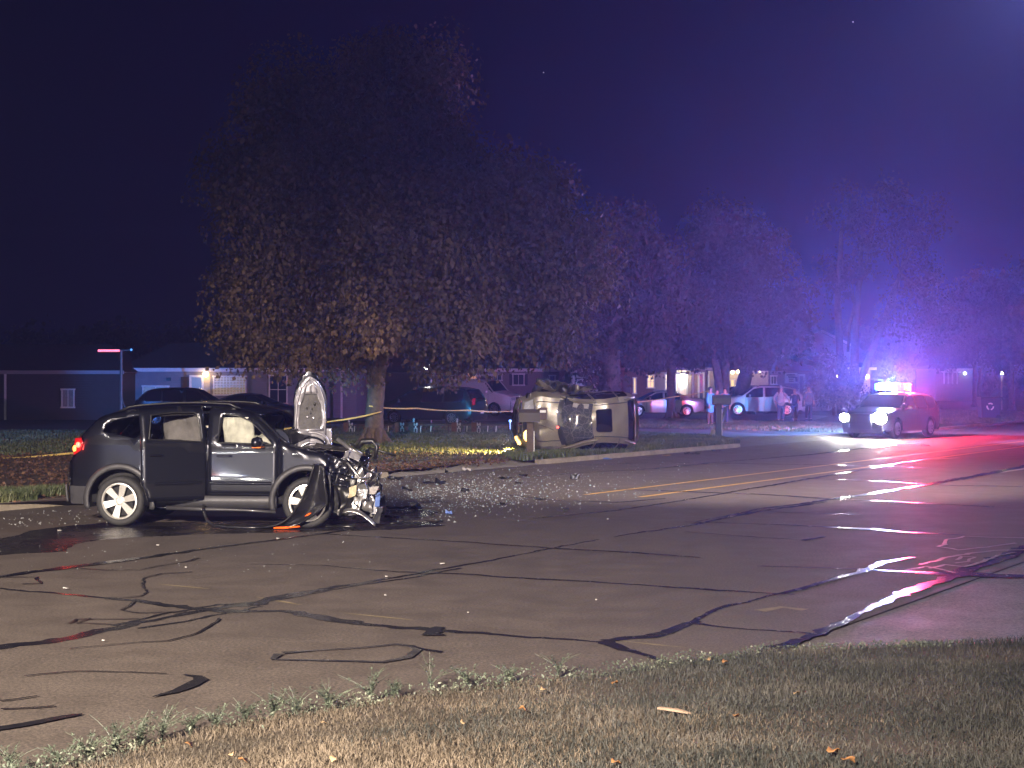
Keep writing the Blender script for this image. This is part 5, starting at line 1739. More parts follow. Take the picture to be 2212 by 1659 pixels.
h = house_root('small_house', 'dark house with one small yellow lit window beside the trunk', 800, 96)
D = 96
ze = AT(0, 806, D).z
wall_box(h, 745, 905, D, ze, 7, M['siding_dark'])
roof_gable_x(h, 745, 905, D, ze + .05, ze + 1.7, 7, M['roof'], 2)
window(h, 783, 795, 815, 828, D, lit_w, 1, 2)

h = house_root('ranch_house', 'grey brown house with shuttered white windows behind the cargo van', 1100, 98)
D = 98
ze = AT(0, 800, D).z
wall_box(h, 975, 1322, D, ze, 8, M['siding_grey'])
roof_gable_x(h, 975, 1322, D, ze + .05, ze + 1.9, 8, M['roof'], 2.5)
fascia(h, 985, 1210, D, ze)
window(h, 1010, 1030, 806, 819, D, lit_o, 2, 1)
window(h, 1038, 1062, 809, 822, D, DP, 2, 1)
window(h, 1065, 1084, 809, 822, D, DP, 2, 1)
window(h, 1108, 1132, 808, 832, D, DP, 2, 1)
shutter(h, 1100, 1107, 808, 832, D, M['plastic'])
shutter(h, 1133, 1140, 808, 832, D, M['plastic'])
window(h, 1187, 1199, 811, 835, D, DP, 1, 2)

h = house_root('brick_house', 'red brick house with a bright white porch lamp and lit windows', 1450, 101)
D = 101
ze = AT(0, 798, D).z
wall_box(h, 1325, 1532, D, ze, 8, M['brick'])
roof_gable_x(h, 1320, 1660, D, ze + .05, ze + 1.7, 8, M['roof'], 3)
fascia(h, 1330, 1530, D, ze, .45, .14, mat('mauve trim', (.40, .34, .40), .6))
door(h, 1346, 1357, 817, 868, D, M['plastic'], M['plastic'])
window(h, 1368, 1374, 816, 850, D, lit_y, 1, 1)
window(h, 1398, 1413, 810, 838, D, lit_y, 2, 2)
under(h, MB().box((AT(1424, 0, D).x, D - .02, AT(0, 842, D).z), (.75, .05, 2.2)).build('siding_strip', M['siding_mauve']))
window(h, 1437, 1445, 808, 842, D, lit_w, 1, 2)
under(h, MB().box((AT(1473, 0, D).x, D - .01, AT(0, 838, D).z), (1.15, .03, 2.5)).build('porch_wall', M['siding_cream']))
window(h, 1457, 1464, 808, 846, D - .03, lit_w, 1, 2)
door(h, 1468, 1482, 812, 866, D - .03, emat('glowing white door', (1, .95, .85), .35, (.7, .68, .6)))  # porch light on the door is put in as its own glow
wall_lamp(h, 1473, 814, D, (1.0, .93, .74), 40, 40, .20)
shp = MB().box((AT(1462, 0, D).x, D - 1.2, AT(0, 806, D).z), (2.6, 1.6, .12))
under(h, shp.build('porch_roof', M['white_trim']))
for x in (1452, 1490): under(h, MB().box((AT(x, 0, D).x, D - 1.8, AT(0, 838, D).z), (.12, .12, 2.1)).build('porch_post', M['white_trim']))
door(h, 1511, 1518, 808, 866, D, DP)
o = wall_box(h, 1533, 1660, D - 1.0, ze - .1, 8, M['siding_cream'], 'garage_wall')
for (x, y, s) in ((1581, 804, 16), (1593, 803, 16)):
    wall_lamp(h, x, y, D - 1.0, (1.0, .78, .38), s, 9, .11)
window(h, 1578, 1586, 820, 836, D - 1.0, lit_y, 1, 1)
wall_lamp(h, 1545, 806, D - 1.0, (1.0, .80, .45), 3, 10, .08)
wall_lamp(h, 1640, 803, D - 1.0, (1.0, .80, .45), 3, 10, .08)

h = house_root('corner_house', 'mauve house with a white lettered banner and a hip roof', 1720, 104)
D = 104
ze = AT(0, 801, D).z
wall_box(h, 1662, 1792, D, ze, 8, M['siding_mauve'])
a, b = AT(1600, 0, D).x, AT(1800, 0, D).x
zr = AT(0, 764, D + 4).z
mb = MB().add([(a, D - .5, ze), (b, D - .5, ze), (b, D + 8.5, ze), (a, D + 8.5, ze), (a + 2.0, D + 4, zr), (AT(1652, 0, D).x, D + 4, zr)],
              [(0, 1, 5, 4), (2, 3, 4, 5), (1, 2, 5), (3, 0, 4), (3, 2, 1, 0)])
under(h, mb.build('roof', M['roof']))
window(h, 1665, 1677, 812, 830, D, DP, 2, 1)
door(h, 1727, 1735, 812, 868, D, M['siding_mauve'])
bn = MB()
A, B = AT(1695, 828, D), AT(1722, 806, D)
bn = MB().cbox(((A.x + B.x) / 2, D - .07, (A.z + B.z) / 2), (B.x - A.x, .05, B.z - A.z), .01).build('banner', M['white_trim'])
tag(bn, 'white banner with dark lettering on the mauve house wall', 'banner')
ltm = mat('dark banner print', (.05, .04, .07), .7)
LM = MB()
rl = random.Random(5)
for row, (yy0, hgt, x0, x1) in enumerate(((808.2, 3.4, 1698.5, 1717), (812.8, 3.6, 1702, 1716.5), (818, 2.4, 1703.5, 1713.5), (822.4, 2.4, 1703.5, 1713.5))):
    x = x0
    while x < x1:
        w = rl.uniform(1.2, 2.3)
        P, Q = AT(x, yy0 + hgt, D), AT(x + w, yy0, D)
        LM.box(((P.x + Q.x) / 2, D - .098, (P.z + Q.z) / 2), (Q.x - P.x, .006, Q.z - P.z))
        if hgt > 3: LM.box(((P.x + Q.x) / 2 + .02, D - .099, P.z + .02), ((Q.x - P.x) * .4, .007, .03))
        x += w + .45
P = AT(1719.5, 824, D)
LM.prism([(P.x - .05, D - .1, P.z - .05), (P.x + .08, D - .1, P.z), (P.x + .06, D - .1, P.z + .30), (P.x - .08, D - .1, P.z + .34)], (0, .01, 0))
lt = LM.build('lettering', ltm, bn)
lt['kind'] = 'stuff'

def gable_front(root, x0, xa, x1, y0, ya, y1, yb, D, depth, m, trim, vent=None):
    a, p, b = AT(x0, y0, D), AT(xa, ya, D), AT(x1, y1, D)
    zb = AT(0, yb, D).z
    w = under(root, MB().prism([(a.x, D, zb), (b.x, D, zb), (b.x, D, b.z), (p.x, D, p.z), (a.x, D, a.z)], (0, depth, 0)).build('gable_wall', m))
    r = MB()
    r.prism([(a.x - .4, D - .35, a.z - .1), (p.x, D - .35, p.z + .08), (p.x, D - .35, p.z + .22), (a.x - .4, D - .35, a.z + .04)], (0, depth + .4, 0))
    r.prism([(p.x, D - .35, p.z + .08), (b.x + .4, D - .35, b.z - .1), (b.x + .4, D - .35, b.z + .04), (p.x, D - .35, p.z + .22)], (0, depth + .4, 0))
    under(root, r.build('roof', M['roof']))
    t = MB()
    t.prism([(a.x - .4, D - .40, a.z - .16), (p.x, D - .40, p.z + .0), (p.x, D - .40, p.z + .24), (a.x - .4, D - .40, a.z + .06)], (0, .04, 0))
    t.prism([(p.x, D - .40, p.z + .0), (b.x + .4, D - .40, b.z - .16), (b.x + .4, D - .40, b.z + .06), (p.x, D - .40, p.z + .24)], (0, .04, 0))
    under(root, t.build('rake_board', trim))
    if vent:
        c = AT(*vent, D)
        under(root, MB().lathe([(0, -.06), (.30, -.06), (.34, 0)], 18, 'Y', (c.x, D, c.z)).build('round_vent', trim))
h = house_root('gabled_house', 'tall gabled house rising behind the hip roof, no lights', 1768, 128)
tr2 = mat('pale gable trim', (.62, .55, .64), .6)
gable_front(h, 1702, 1775, 1838, 754, 719, 750, 830, 128, 10, M['siding_mauve'], tr2)
h = house_root('garage_house', 'low house with two small gables and a round vent', 1750, 116)
gable_front(h, 1713, 1738, 1792, 783, 772, 797, 850, 116, 3, M['siding_mauve'], tr2, (1738, 782.5))
gable_front(h, 1766, 1778, 1812, 771, 766.5, 780, 850, 119.5, 6, M['siding_mauve'], tr2)
h = house_root('cream_house', 'house end with cream lit wall and lamp behind the leaning trunk', 1860, 112)
D = 112
wall_box(h, 1838, 1880, D, AT(0, 797, D).z, 6, M['siding_cream'])
roof_gable_x(h, 1838, 1880, D, AT(0, 797, D).z, AT(0, 782, D).z, 6, M['roof'], .5)
fascia(h, 1842, 1876, D, AT(0, 797, D).z)
wall_lamp(h, 1871, 813.5, D, (1.0, .62, .32), 14, 26, .14)
h = house_root('far_house', 'small far house with white porch rails at the right', 2070, 150)
D = 150
wall_box(h, 2020, 2110, D, AT(0, 796, D).z, 7, M['siding_mauve'])
roof_gable_x(h, 2020, 2110, D, AT(0, 796, D).z, AT(0, 782, D).z, 7, M['roof'], 2)
for x in (2032, 2041, 2050, 2060): under(h, MB().box((AT(x, 0, D).x, D - 1.2, AT(0, 814, D).z), (.12, .12, 1.4)).build('porch_post', M['white_trim']))
under(h, MB().box((AT(2047, 0, D).x, D - 1.2, AT(0, 804, D).z), (1.9, .1, .12)).build('porch_rail', M['white_trim']))
wall_lamp(h, 2082, 806.6, D, (.75, 1.0, .95), 12, 12, .14)

# ------------------------------------------------ lamps, posts, mailboxes, bin
def yard_lamp(x, yl, yb, D, label, color, s, power, dx=0.0, group='yard lamps'):
    p = AT(x, yl, D)
    r = empty('yard_lamp', (p.x, D, .12)); tag(r, label, 'lamp', group)
    z = p.z - .12
    MB().tube([(0, 0, 0), (0, 0, z - .02), (dx * .6, 0, z + .10), (dx, 0, z + .12)] if dx else [(0, 0, 0), (0, 0, z - .15)], .045, 8).build('post', M['pole'], r)
    MB().lathe([(.05, .26), (.10, .20), (.22, .06), (.22, .03)], 14, 'Z', (dx, 0, z)).build('hood', M['plastic'], r)
    MB().ball((dx, 0, z - .02), (.15, .15, .15)).build('bulb', emat('lit yard lamp', color, s), r, True)
    lamp('yard_light', 'POINT', (p.x + dx, D - .35, p.z - .25), power, color, .12)
    return r
yard_lamp(931, 790, 0, 76, 'single lamp on a slim post above the minivan', (.95, 1.0, .85), 30, 30, -.22)
yard_lamp(1806, 812, 0, 92, 'lamp post glowing inside the pale leafed young tree', (1.0, .85, .40), 30, 60)
yard_lamp(2164, 804, 0, 108, 'bright yellowish lamp near the right edge beside a trunk', (1.0, .90, .55), 40, 60)

D = 70
p0, p1 = AT(262, 757, D), AT(211, 759, D)
r = empty('signal_mast', (p0.x, D, .12)); tag(r, 'tall mast with a glowing red bar and blue tip on its crossarm', 'mast')
MB().tube([(0, 0, 0), (0, 0, p0.z - .12)], [.09, .06], 8).tube([(-1.05, 0, p0.z - .14), (.45, 0, p0.z - .10)], .035, 6).tube([(0, -.05, 1.4), (.35, -.05, .35)], .03, 6).build('pole', M['pole'], r)
MB().cbox((-.56, -.05, p0.z - .13), (1.0, .08, .11), .03).build('red_bar', emat('glowing red bar', (1.0, .10, .02), 2.2), r)
MB().ball((.47, -.04, p0.z - .09), .055).build('blue_light', emat('small blue light', (.05, .35, 1.0), 1.2), r, True)

mbx = G(1552, 946, .12)
r = empty('mailbox', mbx); tag(r, 'grey green mailbox on a braced green post at the grass tip', 'mailbox')
MB().cbox((0, 0, .62), (.21, .21, 1.24), .015).build('post', M['green_post'], r)
MB().prism([(.10, -.06, .80), (.10, -.06, .62), (.13, -.06, .62), (.36, -.06, 1.18), (.30, -.06, 1.20)], (0, .12, 0)).build('brace', M['green_post'], r)
MB().cbox((.10, -.05, 1.24), (.62, .34, .05), .01).build('shelf', M['green_post'], r)
bx = MB()
prof = [(-.19, 0), (.19, 0), (.19, .20)] + [(.19 * math.cos(a), .20 + .15 * math.sin(a)) for a in np.linspace(0.2, math.pi - .2, 8)] + [(-.19, .20)]
bx.prism([(-.22, y_, 1.27 + z_ * .9) for y_, z_ in prof], (.66, 0, 0))
b_ = fix_normals(bx.build('box', mat('grey green mailbox paint', (.075, .095, .080), .5, 0, var=.2, vscale=5), r))
MB().box((.46, .0, 1.36), (.02, .30, .18)).build('box_door', M['white_trim'], r)
MB().box((.115, -.10, .55), (.02, .02, 1.0)).build('white_strip', M['white_trim'], r)  # narrow white strip down the post
st = empty('marker_stake', G(1541, 944, .12)); tag(st, 'small white plastic bag slumped at the foot of the green mailbox post', 'bag')
mb = MB().ball((0, 0, .14), (.10, .08, .17), 12, 9)
mb.v = [tuple(Vector(q) + noise.noise_vector(Vector(q) * 9) * .04) for q in mb.v]
mb.build('bag_film', M['white_trim'], st, True)
st.name = 'white_bag'

mbx = G(1145, 985, .12)
r = empty('mailbox', mbx); tag(r, 'dark mailbox with newspaper tube standing before the overturned car', 'mailbox')
MB().cbox((0, 0, .48), (.20, .16, .96), .015).build('post', M['wood'], r)
MB().prism([(-.34 + .02, y_, .96 + z_) for y_, z_ in [(-.16, 0), (.16, 0), (.16, .26), (.10, .36), (-.10, .36), (-.16, .26)]], (.60, 0, 0)).build('box', mat('dark brown mailbox', (.030, .022, .020), .5, 0, var=.2), r)
MB().cbox((.36, -.06, 1.20), (.24, .16, .34), .02).build('newspaper_tube', M['wood'], r)
MB().cbox((.36, -.145, 1.26), (.17, .012, .07), .005).build('label_plate', M['white_trim'], r)
MB().box((.112, -.06, .36), (.02, .05, .68)).build('white_strip', M['white_trim'], r)  # thin white strip along the right edge of the post

p = G(2136, 905, .12)
r = empty('recycling_bin', p); tag(r, 'blue wheeled bin with a pale round emblem by the far kerb', 'bin')
MB().add([(-.46, -.35, .08), (.46, -.35, .08), (.46, .35, .08), (-.46, .35, .08), (-.55, -.42, 1.08), (.55, -.42, 1.08), (.55, .42, 1.08), (-.55, .42, 1.08)],
         [(3, 2, 1, 0), (4, 5, 6, 7), (0, 1, 5, 4), (1, 2, 6, 5), (2, 3, 7, 6), (3, 0, 4, 7)]).build('bin_body', M['bin_blue'], r)
MB().cbox((.03, 0, 1.13), (1.2, .92, .10), .04).build('lid', M['bin_blue'], r)
MB().tube([(.62, -.3, 1.08), (.70, -.3, 1.02), (.70, .3, 1.02), (.62, .3, 1.08)], .03, 6).build('handle', M['bin_blue'], r)
em = MB()
for k in range(3):
    a0 = R(90 + 120 * k)
    pts = []
    for t in np.linspace(-.8, .6, 6): pts.append((.17 * math.cos(a0 + t) - .05, -.415, .68 + .17 * math.sin(a0 + t)))
    em.tube(pts, .04, 6)
em.build('recycling_emblem', M['white_trim'], r)
for sx in (-1, 1): MB().lathe([(0, -.04), (.12, -.04), (.12, .04), (0, .04)], 14, 'Y', (.40, .36 * sx, .12)).build('wheel', M['rubber'], r)

# timber and concrete-block edging along the gravel strip
def edging():
    D = F * (H - .12) / (935 - HY)
    names = ['left of the big tree', 'just right of the big tree', 'topped by a white figure, second right of the tree', 'under the minivan rear wheel', 'nearest the overturned car']
    for i, x in enumerate((757, 868, 897, 990, 1033)):
        p = AT(x, 935, D)
        wb = MB().cbox((0, 0, .21), (.20, .22, .42), .01).build('timber_stub', M['wood_red'])
        wb.location = (p.x - .17, D, .12)
        tag(wb, 'short timber stub ' + names[i], 'timber', 'timber stubs of the low edging')
        b = MB()
        for dx in (-.055, .055): b.box((dx, 0, .10), (.03, .16, .20))
        for z in (.012, .188): b.box((0, 0, z), (.08, .155, .024))
        for dx in (-.055, .055): b.box((dx, 0, .35), (.03, .16, .12))
        b.box((0, 0, .35), (.08, .155, .03))
        b.box((0, 0, .245), (.13, .15, .09)) if i == 9 else b.box((0, 0, .247), (.05, .15, .086))
        bb = b.build('concrete_block', M['block'])
        bb.location = (p.x + .02, D - .08, .12)
        tag(bb, 'pale hollow concrete block ' + names[i], 'block', 'concrete blocks of the low edging')
        if i in (0, 2, 3):
            f = MB().lathe([(0, 0), (.05, .01), (.035, .08), (.05, .11), (.03, .16), (0, .18)], 8, 'Z').build('garden_figure', M['block'])
            f.location = (p.x - .06, D - .05, .545)
            tag(f, 'tiny pale garden figure on the timber stub ' + names[i].split(',')[-1].replace('topped by a white figure', ''), 'figurine', 'garden figures')
    for i, (x, w) in enumerate(((765, 'left of the trunk'), (838, 'against the right of the trunk'), (908, 'right of the figure topped block'), (930, 'standing alone before the minivan'), (1008, 'right of the fourth block'), (1053, 'right of the last block'), (1071, 'rightmost of all'))):
        s = MB().tube([(0, 0, 0), (.02, 0, .28)], .018, 6).build('white_stake', M['white_trim'])
        p = AT(x, 935, D)
        s.location = (p.x, D, .12)
        tag(s, 'thin white stake ' + w, 'stake', 'white stakes of the low edging')
    a, b = AT(740, 0, D + .3).x, AT(1100, 0, D + .3).x
    rl_ = MB().tube([(a, D + .3, .42), (b, D + .3, .42)], .03, 6)
    for k in range(12): rl_.tube([(a + (b - a) * k / 11, D + .3, .12), (a + (b - a) * k / 11, D + .3, .42)], .03, 6)
    tag(rl_.build('low_rail', M['wood']), 'low wooden rail running behind the concrete blocks', 'rail')
edging()
p = G(1102, 930, .12)
o = MB().ball((0, 0, .40), .06).tube([(0, 0, 0), (0, 0, .40)], .015, 6).build('marker_light', emat('blue marker light', (.1, .3, 1.0), 4))
o.location = p
tag(o, 'small blue marker light on a stick left of the overturned car', 'marker light')

# ------------------------------------------------ barrier tape
def tape(pts, label, w=.055):
    P = [AT(*q) for q in pts]
    mb = MB()
    out = []
    for i in range(len(P) - 1):
        for k in range(14):
            t = k / 14
            q = P[i].lerp(P[i + 1], t)
            q.z -= .10 * math.sin(math.pi * t) * .4
            out.append(q)
    out.append(P[-1])
    vs = []
    for i, q in enumerate(out):
        a = .5 * math.sin(i * .35) + .4
        d = Vector((0, math.sin(a), math.cos(a))) * w / 2
        vs += [q + d, q - d]
    mb.add(vs, [(2 * i, 2 * i + 1, 2 * i + 3, 2 * i + 2) for i in range(len(out) - 1)])
    o = mb.build('barrier_tape', M['tape'], smooth=True, solid=.002)
    return tag(o, label, 'barrier tape', 'lengths of barrier tape')
tape([(-60, 991, 41), (145, 980, 43), (430, 950, 46), (720, 909, 50), (824, 889, 51.2)], 'yellow tape running low from the left edge to the big trunk')
tape([(797, 877, 51.2), (900, 882, 53), (1010, 886, 55), (1105, 888, 57), (1240, 880, 63), (1365, 869, 69)], 'yellow tape from the big trunk to behind the overturned car')
tape([(1365, 869, 69), (1450, 858, 74), (1540, 842, 79)], 'pale blue lit tape rising to the double trunk tree')
# ------------------------------------------------ trees
def leaf_cloud(name, blobs, D, n, size, m, root, droop=.9, per=46, sig=.34, depth=.8, seed=1):
    r = np.random.default_rng(seed)
    s = D / F
    ctr, rad, wt = [], [], []
    for b in blobs:
        x, y, rx, ry = b[:4]
        dd = b[4] if len(b) > 4 else 0
        c = AT(x, y, D)
        ctr.append((c.x, D + dd, c.z)); rad.append((rx * s, rx * s * depth, ry * s)); wt.append(rx * ry)
    ctr, rad, wt = np.array(ctr), np.array(rad), np.array(wt, float)
    nc = n // per
    bi = r.choice(len(blobs), nc, p=wt / wt.sum())
    d = r.normal(size=(nc, 3)); d /= np.linalg.norm(d, axis=1)[:, None]
    rr = (r.random(nc) ** .36)[:, None]
    cc = ctr[bi] + d * rr * rad[bi] * r.uniform(.78, 1.18, (nc, 1))
    cs = r.uniform(.6, 1.35, nc) * sig
    idx = np.repeat(np.arange(nc), per)
    dirs = r.normal(size=(len(idx), 3)); dirs /= np.linalg.norm(dirs, axis=1)[:, None]
    rad_ = r.random(len(idx)) ** .45
    off = dirs * (rad_ * cs[idx] * 1.7)[:, None] * np.array([1, 1, .85])
    off[:, 2] -= .45 * np.linalg.norm(off[:, :2], axis=1) ** 1.3
    c = cc[idx] + off
    k = c[:, 2] > .4
    c, dirs = c[k], dirs[k]
    N = len(c)
    ax = r.normal(size=(N, 3)) * .8; ax[:, 2] -= 1.5 * droop; ax += dirs * .5; ax /= np.linalg.norm(ax, axis=1)[:, None]
    nr = dirs + r.normal(size=(N, 3)) * .55
    wv = np.cross(ax, nr); wv /= np.linalg.norm(wv, axis=1)[:, None]
    L = size * (r.uniform(.45, 1.0, N) + .7 * r.random(N) ** 4)[:, None]
    W = L * r.uniform(.30, .46, N)[:, None]
    v = np.stack([c, c + ax * L * .45 + wv * W, c + ax * L, c + ax * L * .45 - wv * W], 1)
    base = np.array(root.location)
    f = np.arange(N)[:, None] * 4 + np.array([[0, 1, 2, 3]])
    o = np_mesh(name, (v - base).reshape(-1, 3), f, m, root)
    return o

def tree(name, label, base, D, trunks, blobs, n, size, m, bark='bark', group='trees along the verge', limbs=10, seed=1, per=46, sig=.34, depth=.8, roots=True):
    p = AT(base[0], base[1], D)
    r = empty(name, (p.x, D, .12)); tag(r, label, 'tree', group)
    rr = random.Random(seed)
    off = Vector(r.location)
    for i, t in enumerate(trunks):
        pts, rad = [], []
        for k in range(len(t) - 1):
            a, b = t[k], t[k + 1]
            for q in range(6):
                u = q / 6
                w = AT(a[0] + (b[0] - a[0]) * u, a[1] + (b[1] - a[1]) * u, D + i * .35)
                j = noise.noise_vector(w * .9 + Vector((seed, 0, 0))) * .05
                pts.append(w + j - off); rad.append((a[2] + (b[2] - a[2]) * u) * D / F)
        w = AT(t[-1][0], t[-1][1], D + i * .35)
        pts.append(w - off); rad.append(t[-1][2] * D / F)
        mb = MB().tube(pts, rad, 18)
        mb.v = [tuple(Vector(q) + noise.noise_vector(Vector(q) * 3.5) * .035 + Vector((0, 0, 0))) for q in mb.v]
        if roots and i == 0:
            R0 = rad[0]
            for k in range(7):
                a = 2 * math.pi * k / 7 + rr.uniform(-.2, .2)
                dx, dy = math.cos(a), math.sin(a)
                mb.tube([(pts[0].x + dx * R0 * .45, dy * R0 * .45, .55), (pts[0].x + dx * R0 * 1.05, dy * R0 * 1.05, .16), (pts[0].x + dx * R0 * 1.7, dy * R0 * 1.7, -.05)], [R0 * .32, R0 * .30, R0 * .12], 8)
        mb.build('trunk', M[bark], r, True)
    lb_ = MB()
    tops = [t[-1] for t in trunks]
    for k in range(limbs):
        b = blobs[k % len(blobs)]
        t = min(tops, key=lambda q: abs(q[0] - b[0]) + .3 * abs(q[1] - b[1]))
        A = AT(t[0], t[1], D) - off
        B = AT(b[0] + rr.uniform(-.4, .4) * b[2], b[1] + rr.uniform(-.4, .4) * b[3], D) + Vector((0, (b[4] if len(b) > 4 else 0) + rr.uniform(-1, 1) * b[2] * D / F * .5, 0)) - off
        mid = A.lerp(B, .5) + Vector((rr.uniform(-.3, .3), rr.uniform(-.3, .3), .4))
        pts = [A * (1 - u) ** 2 + mid * 2 * u * (1 - u) + B * u * u for u in np.linspace(0, 1, 9)]
        lb_.tube(pts, [t[2] * D / F * (.55 - .5 * u) + .012 for u in np.linspace(0, 1, 9)], 7)
    lb_.build('limbs', M[bark], r, True)['kind'] = 'stuff'
    cr = leaf_cloud('crown', blobs, D, n, size, m, r, seed=seed, per=per, sig=sig, depth=depth)
    return r

tree('maple_tree', 'largest spreading tree with thick trunk between crashed SUV and overturned car', (806, 965), 51.6,
     [[(806, 966, 25), (806, 930, 21), (810, 870, 18.5), (818, 800, 17), (822, 770, 17), (826, 700, 15)], [(826, 800, 8), (850, 750, 9.5), (880, 700, 9), (930, 640, 7)]],
     [(545, 700, 70, 55), (640, 690, 95, 65), (720, 715, 60, 45), (620, 590, 120, 90), (590, 470, 120, 120), (720, 590, 110, 90), (850, 660, 110, 80, -2), (960, 690, 110, 60, -2), (1010, 735, 50, 45),
      (880, 540, 140, 110, -2), (1010, 600, 120, 90, -2), (1120, 640, 110, 75, -1), (1185, 705, 40, 55, -1), (1190, 590, 110, 75, -1), (1240, 530, 70, 70), (1140, 490, 110, 90), (1060, 420, 120, 100), (1170, 400, 70, 60),
      (780, 420, 150, 130), (930, 390, 130, 120), (680, 300, 150, 140), (860, 260, 140, 130), (640, 200, 120, 90), (900, 150, 90, 80), (960, 240, 50, 70), (505, 580, 50, 60), (790, 130, 100, 60), (540, 370, 90, 100),
      (650, 752, 30, 26), (745, 755, 26, 26), (785, 762, 20, 22), (905, 748, 26, 24), (962, 772, 24, 24), (1018, 768, 22, 26), (1100, 725, 30, 26), (1160, 760, 22, 24), (1200, 745, 22, 22), (560, 745, 30, 20), (500, 738, 34, 18), (1280, 500, 40, 40)],
     210000, .15, M['leaf_maple'], limbs=46, seed=3, per=330, sig=.66)
tree('street_tree', 'tree with vine covered grey trunk right behind the overturned car', (1322, 905), 76,
     [[(1322, 906, 27), (1320, 860, 24), (1318, 800, 22), (1322, 740, 18), (1336, 680, 11), (1344, 620, 7)]],
     [(1330, 640, 85, 70), (1275, 745, 55, 60), (1250, 700, 50, 50), (1400, 650, 70, 70), (1450, 640, 60, 50), (1380, 560, 90, 80), (1340, 500, 80, 70), (1300, 590, 60, 60), (1380, 720, 50, 40), (1305, 800, 30, 50)],
     42000, .19, M['leaf_b'], 'bark_grey', limbs=18, seed=5, per=140, sig=.55)
tree('street_tree', 'slim dark trunked tree standing before the brick house', (1450, 903), 84,
     [[(1450, 904, 11), (1449, 860, 9.5), (1449, 780, 9), (1452, 700, 7), (1456, 640, 5)]],
     [(1430, 730, 50, 40), (1470, 700, 55, 50), (1440, 660, 60, 60), (1490, 755, 40, 30), (1400, 770, 36, 22)],
     26000, .20, M['leaf_b'], 'bark', limbs=9, seed=6, sig=.42)
tree('street_tree', 'double trunked tree rising behind the blue lit bystanders', (1563, 905), 80,
     [[(1562, 906, 12), (1560, 870, 10), (1552, 820, 9), (1540, 760, 8), (1528, 690, 7), (1520, 620, 5)], [(1566, 906, 12), (1566, 860, 10), (1567, 800, 9), (1568, 730, 8), (1574, 650, 6)], [(1568, 730, 5), (1588, 690, 5), (1600, 640, 4)]],
     [(1590, 640, 90, 80), (1650, 690, 75, 60), (1700, 690, 40, 50), (1600, 730, 60, 40), (1640, 745, 60, 32), (1540, 600, 80, 80), (1600, 540, 90, 80), (1530, 690, 50, 60), (1680, 620, 60, 60), (1480, 640, 50, 50), (1560, 480, 80, 70), (1700, 735, 36, 30)],
     42000, .19, M['leaf_b'], 'bark_grey', limbs=20, seed=8, per=140, sig=.55)
tree('street_tree', 'stout leaning dark trunked tree above the hidden black SUV', (1598, 893), 93,
     [[(1600, 894, 20), (1602, 850, 17), (1612, 800, 14), (1628, 750, 11), (1640, 700, 8)]],
     [(1640, 720, 50, 40), (1620, 670, 60, 50), (1690, 700, 40, 40)],
     16000, .20, M['leaf_b'], 'bark_grey', limbs=6, seed=9, sig=.42)
tree('tall_tree', 'tall thin leafed tree with three spreading trunks left of the police SUV', (1835, 900), 95,
     [[(1818, 902, 10), (1817, 830, 9), (1813, 740, 8), (1808, 660, 7), (1813, 580, 5.5), (1817, 500, 4)], [(1846, 902, 11), (1845, 830, 10), (1846, 740, 9), (1852, 660, 7), (1857, 580, 5), (1864, 480, 3)],
      [(1842, 860, 7), (1868, 800, 8), (1900, 720, 7), (1925, 650, 5.5), (1945, 592, 4)], [(1832, 760, 3.5), (1836, 700, 3), (1846, 660, 3)], [(1856, 620, 4), (1872, 560, 3), (1880, 520, 2.5)]],
     [(1835, 575, 70, 40), (1980, 650, 75, 45), (1940, 500, 80, 55), (1840, 480, 80, 60), (1900, 420, 90, 60), (1980, 560, 70, 50), (1810, 620, 40, 30), (1920, 690, 50, 25), (2030, 690, 50, 40), (1990, 450, 60, 50)],
     8000, .24, M['leaf_b'], 'bark_grey', limbs=22, seed=11, per=60, sig=.60)
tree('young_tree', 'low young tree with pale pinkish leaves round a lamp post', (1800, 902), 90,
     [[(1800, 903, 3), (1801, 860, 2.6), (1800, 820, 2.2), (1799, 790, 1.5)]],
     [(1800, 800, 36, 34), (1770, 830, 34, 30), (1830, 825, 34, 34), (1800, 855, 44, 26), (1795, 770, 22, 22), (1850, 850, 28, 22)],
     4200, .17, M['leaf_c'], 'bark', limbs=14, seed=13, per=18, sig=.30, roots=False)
tree('far_tree', 'far tree with forked pale trunk right of the flashing light bar', (2110, 890), 118,
     [[(2106, 888, 6), (2105, 850, 5), (2106, 800, 4.5), (2108, 740, 4)], [(2110, 880, 5), (2116, 830, 4.5), (2124, 785, 3.5)]],
     [(2090, 710, 80, 60), (2150, 690, 70, 60), (2060, 750, 60, 36), (2130, 640, 80, 60), (2040, 690, 60, 50)],
     22000, .26, M['leaf_b'], 'bark_grey', limbs=10, seed=15, sig=.55)
tree('far_tree', 'far tree at the right edge behind the bright lamp', (2186, 885), 104,
     [[(2186, 886, 7), (2185, 840, 6), (2184, 780, 5.5), (2188, 710, 4)]],
     [(2190, 690, 70, 70), (2240, 720, 60, 50), (2170, 750, 50, 36), (2220, 620, 80, 60)],
     20000, .25, M['leaf_b'], 'bark_grey', limbs=10, seed=17, sig=.5)
tree('far_tree', 'dark tree crown behind the lamp post and house two', (905, 880), 110,
     [[(905, 886, 8), (905, 800, 7), (908, 740, 5)]],
     [(905, 770, 60, 50), (960, 760, 50, 50), (860, 760, 40, 40)], 14000, .28, M['leaf_dark'], 'bark_grey', limbs=8, seed=19, sig=.55)
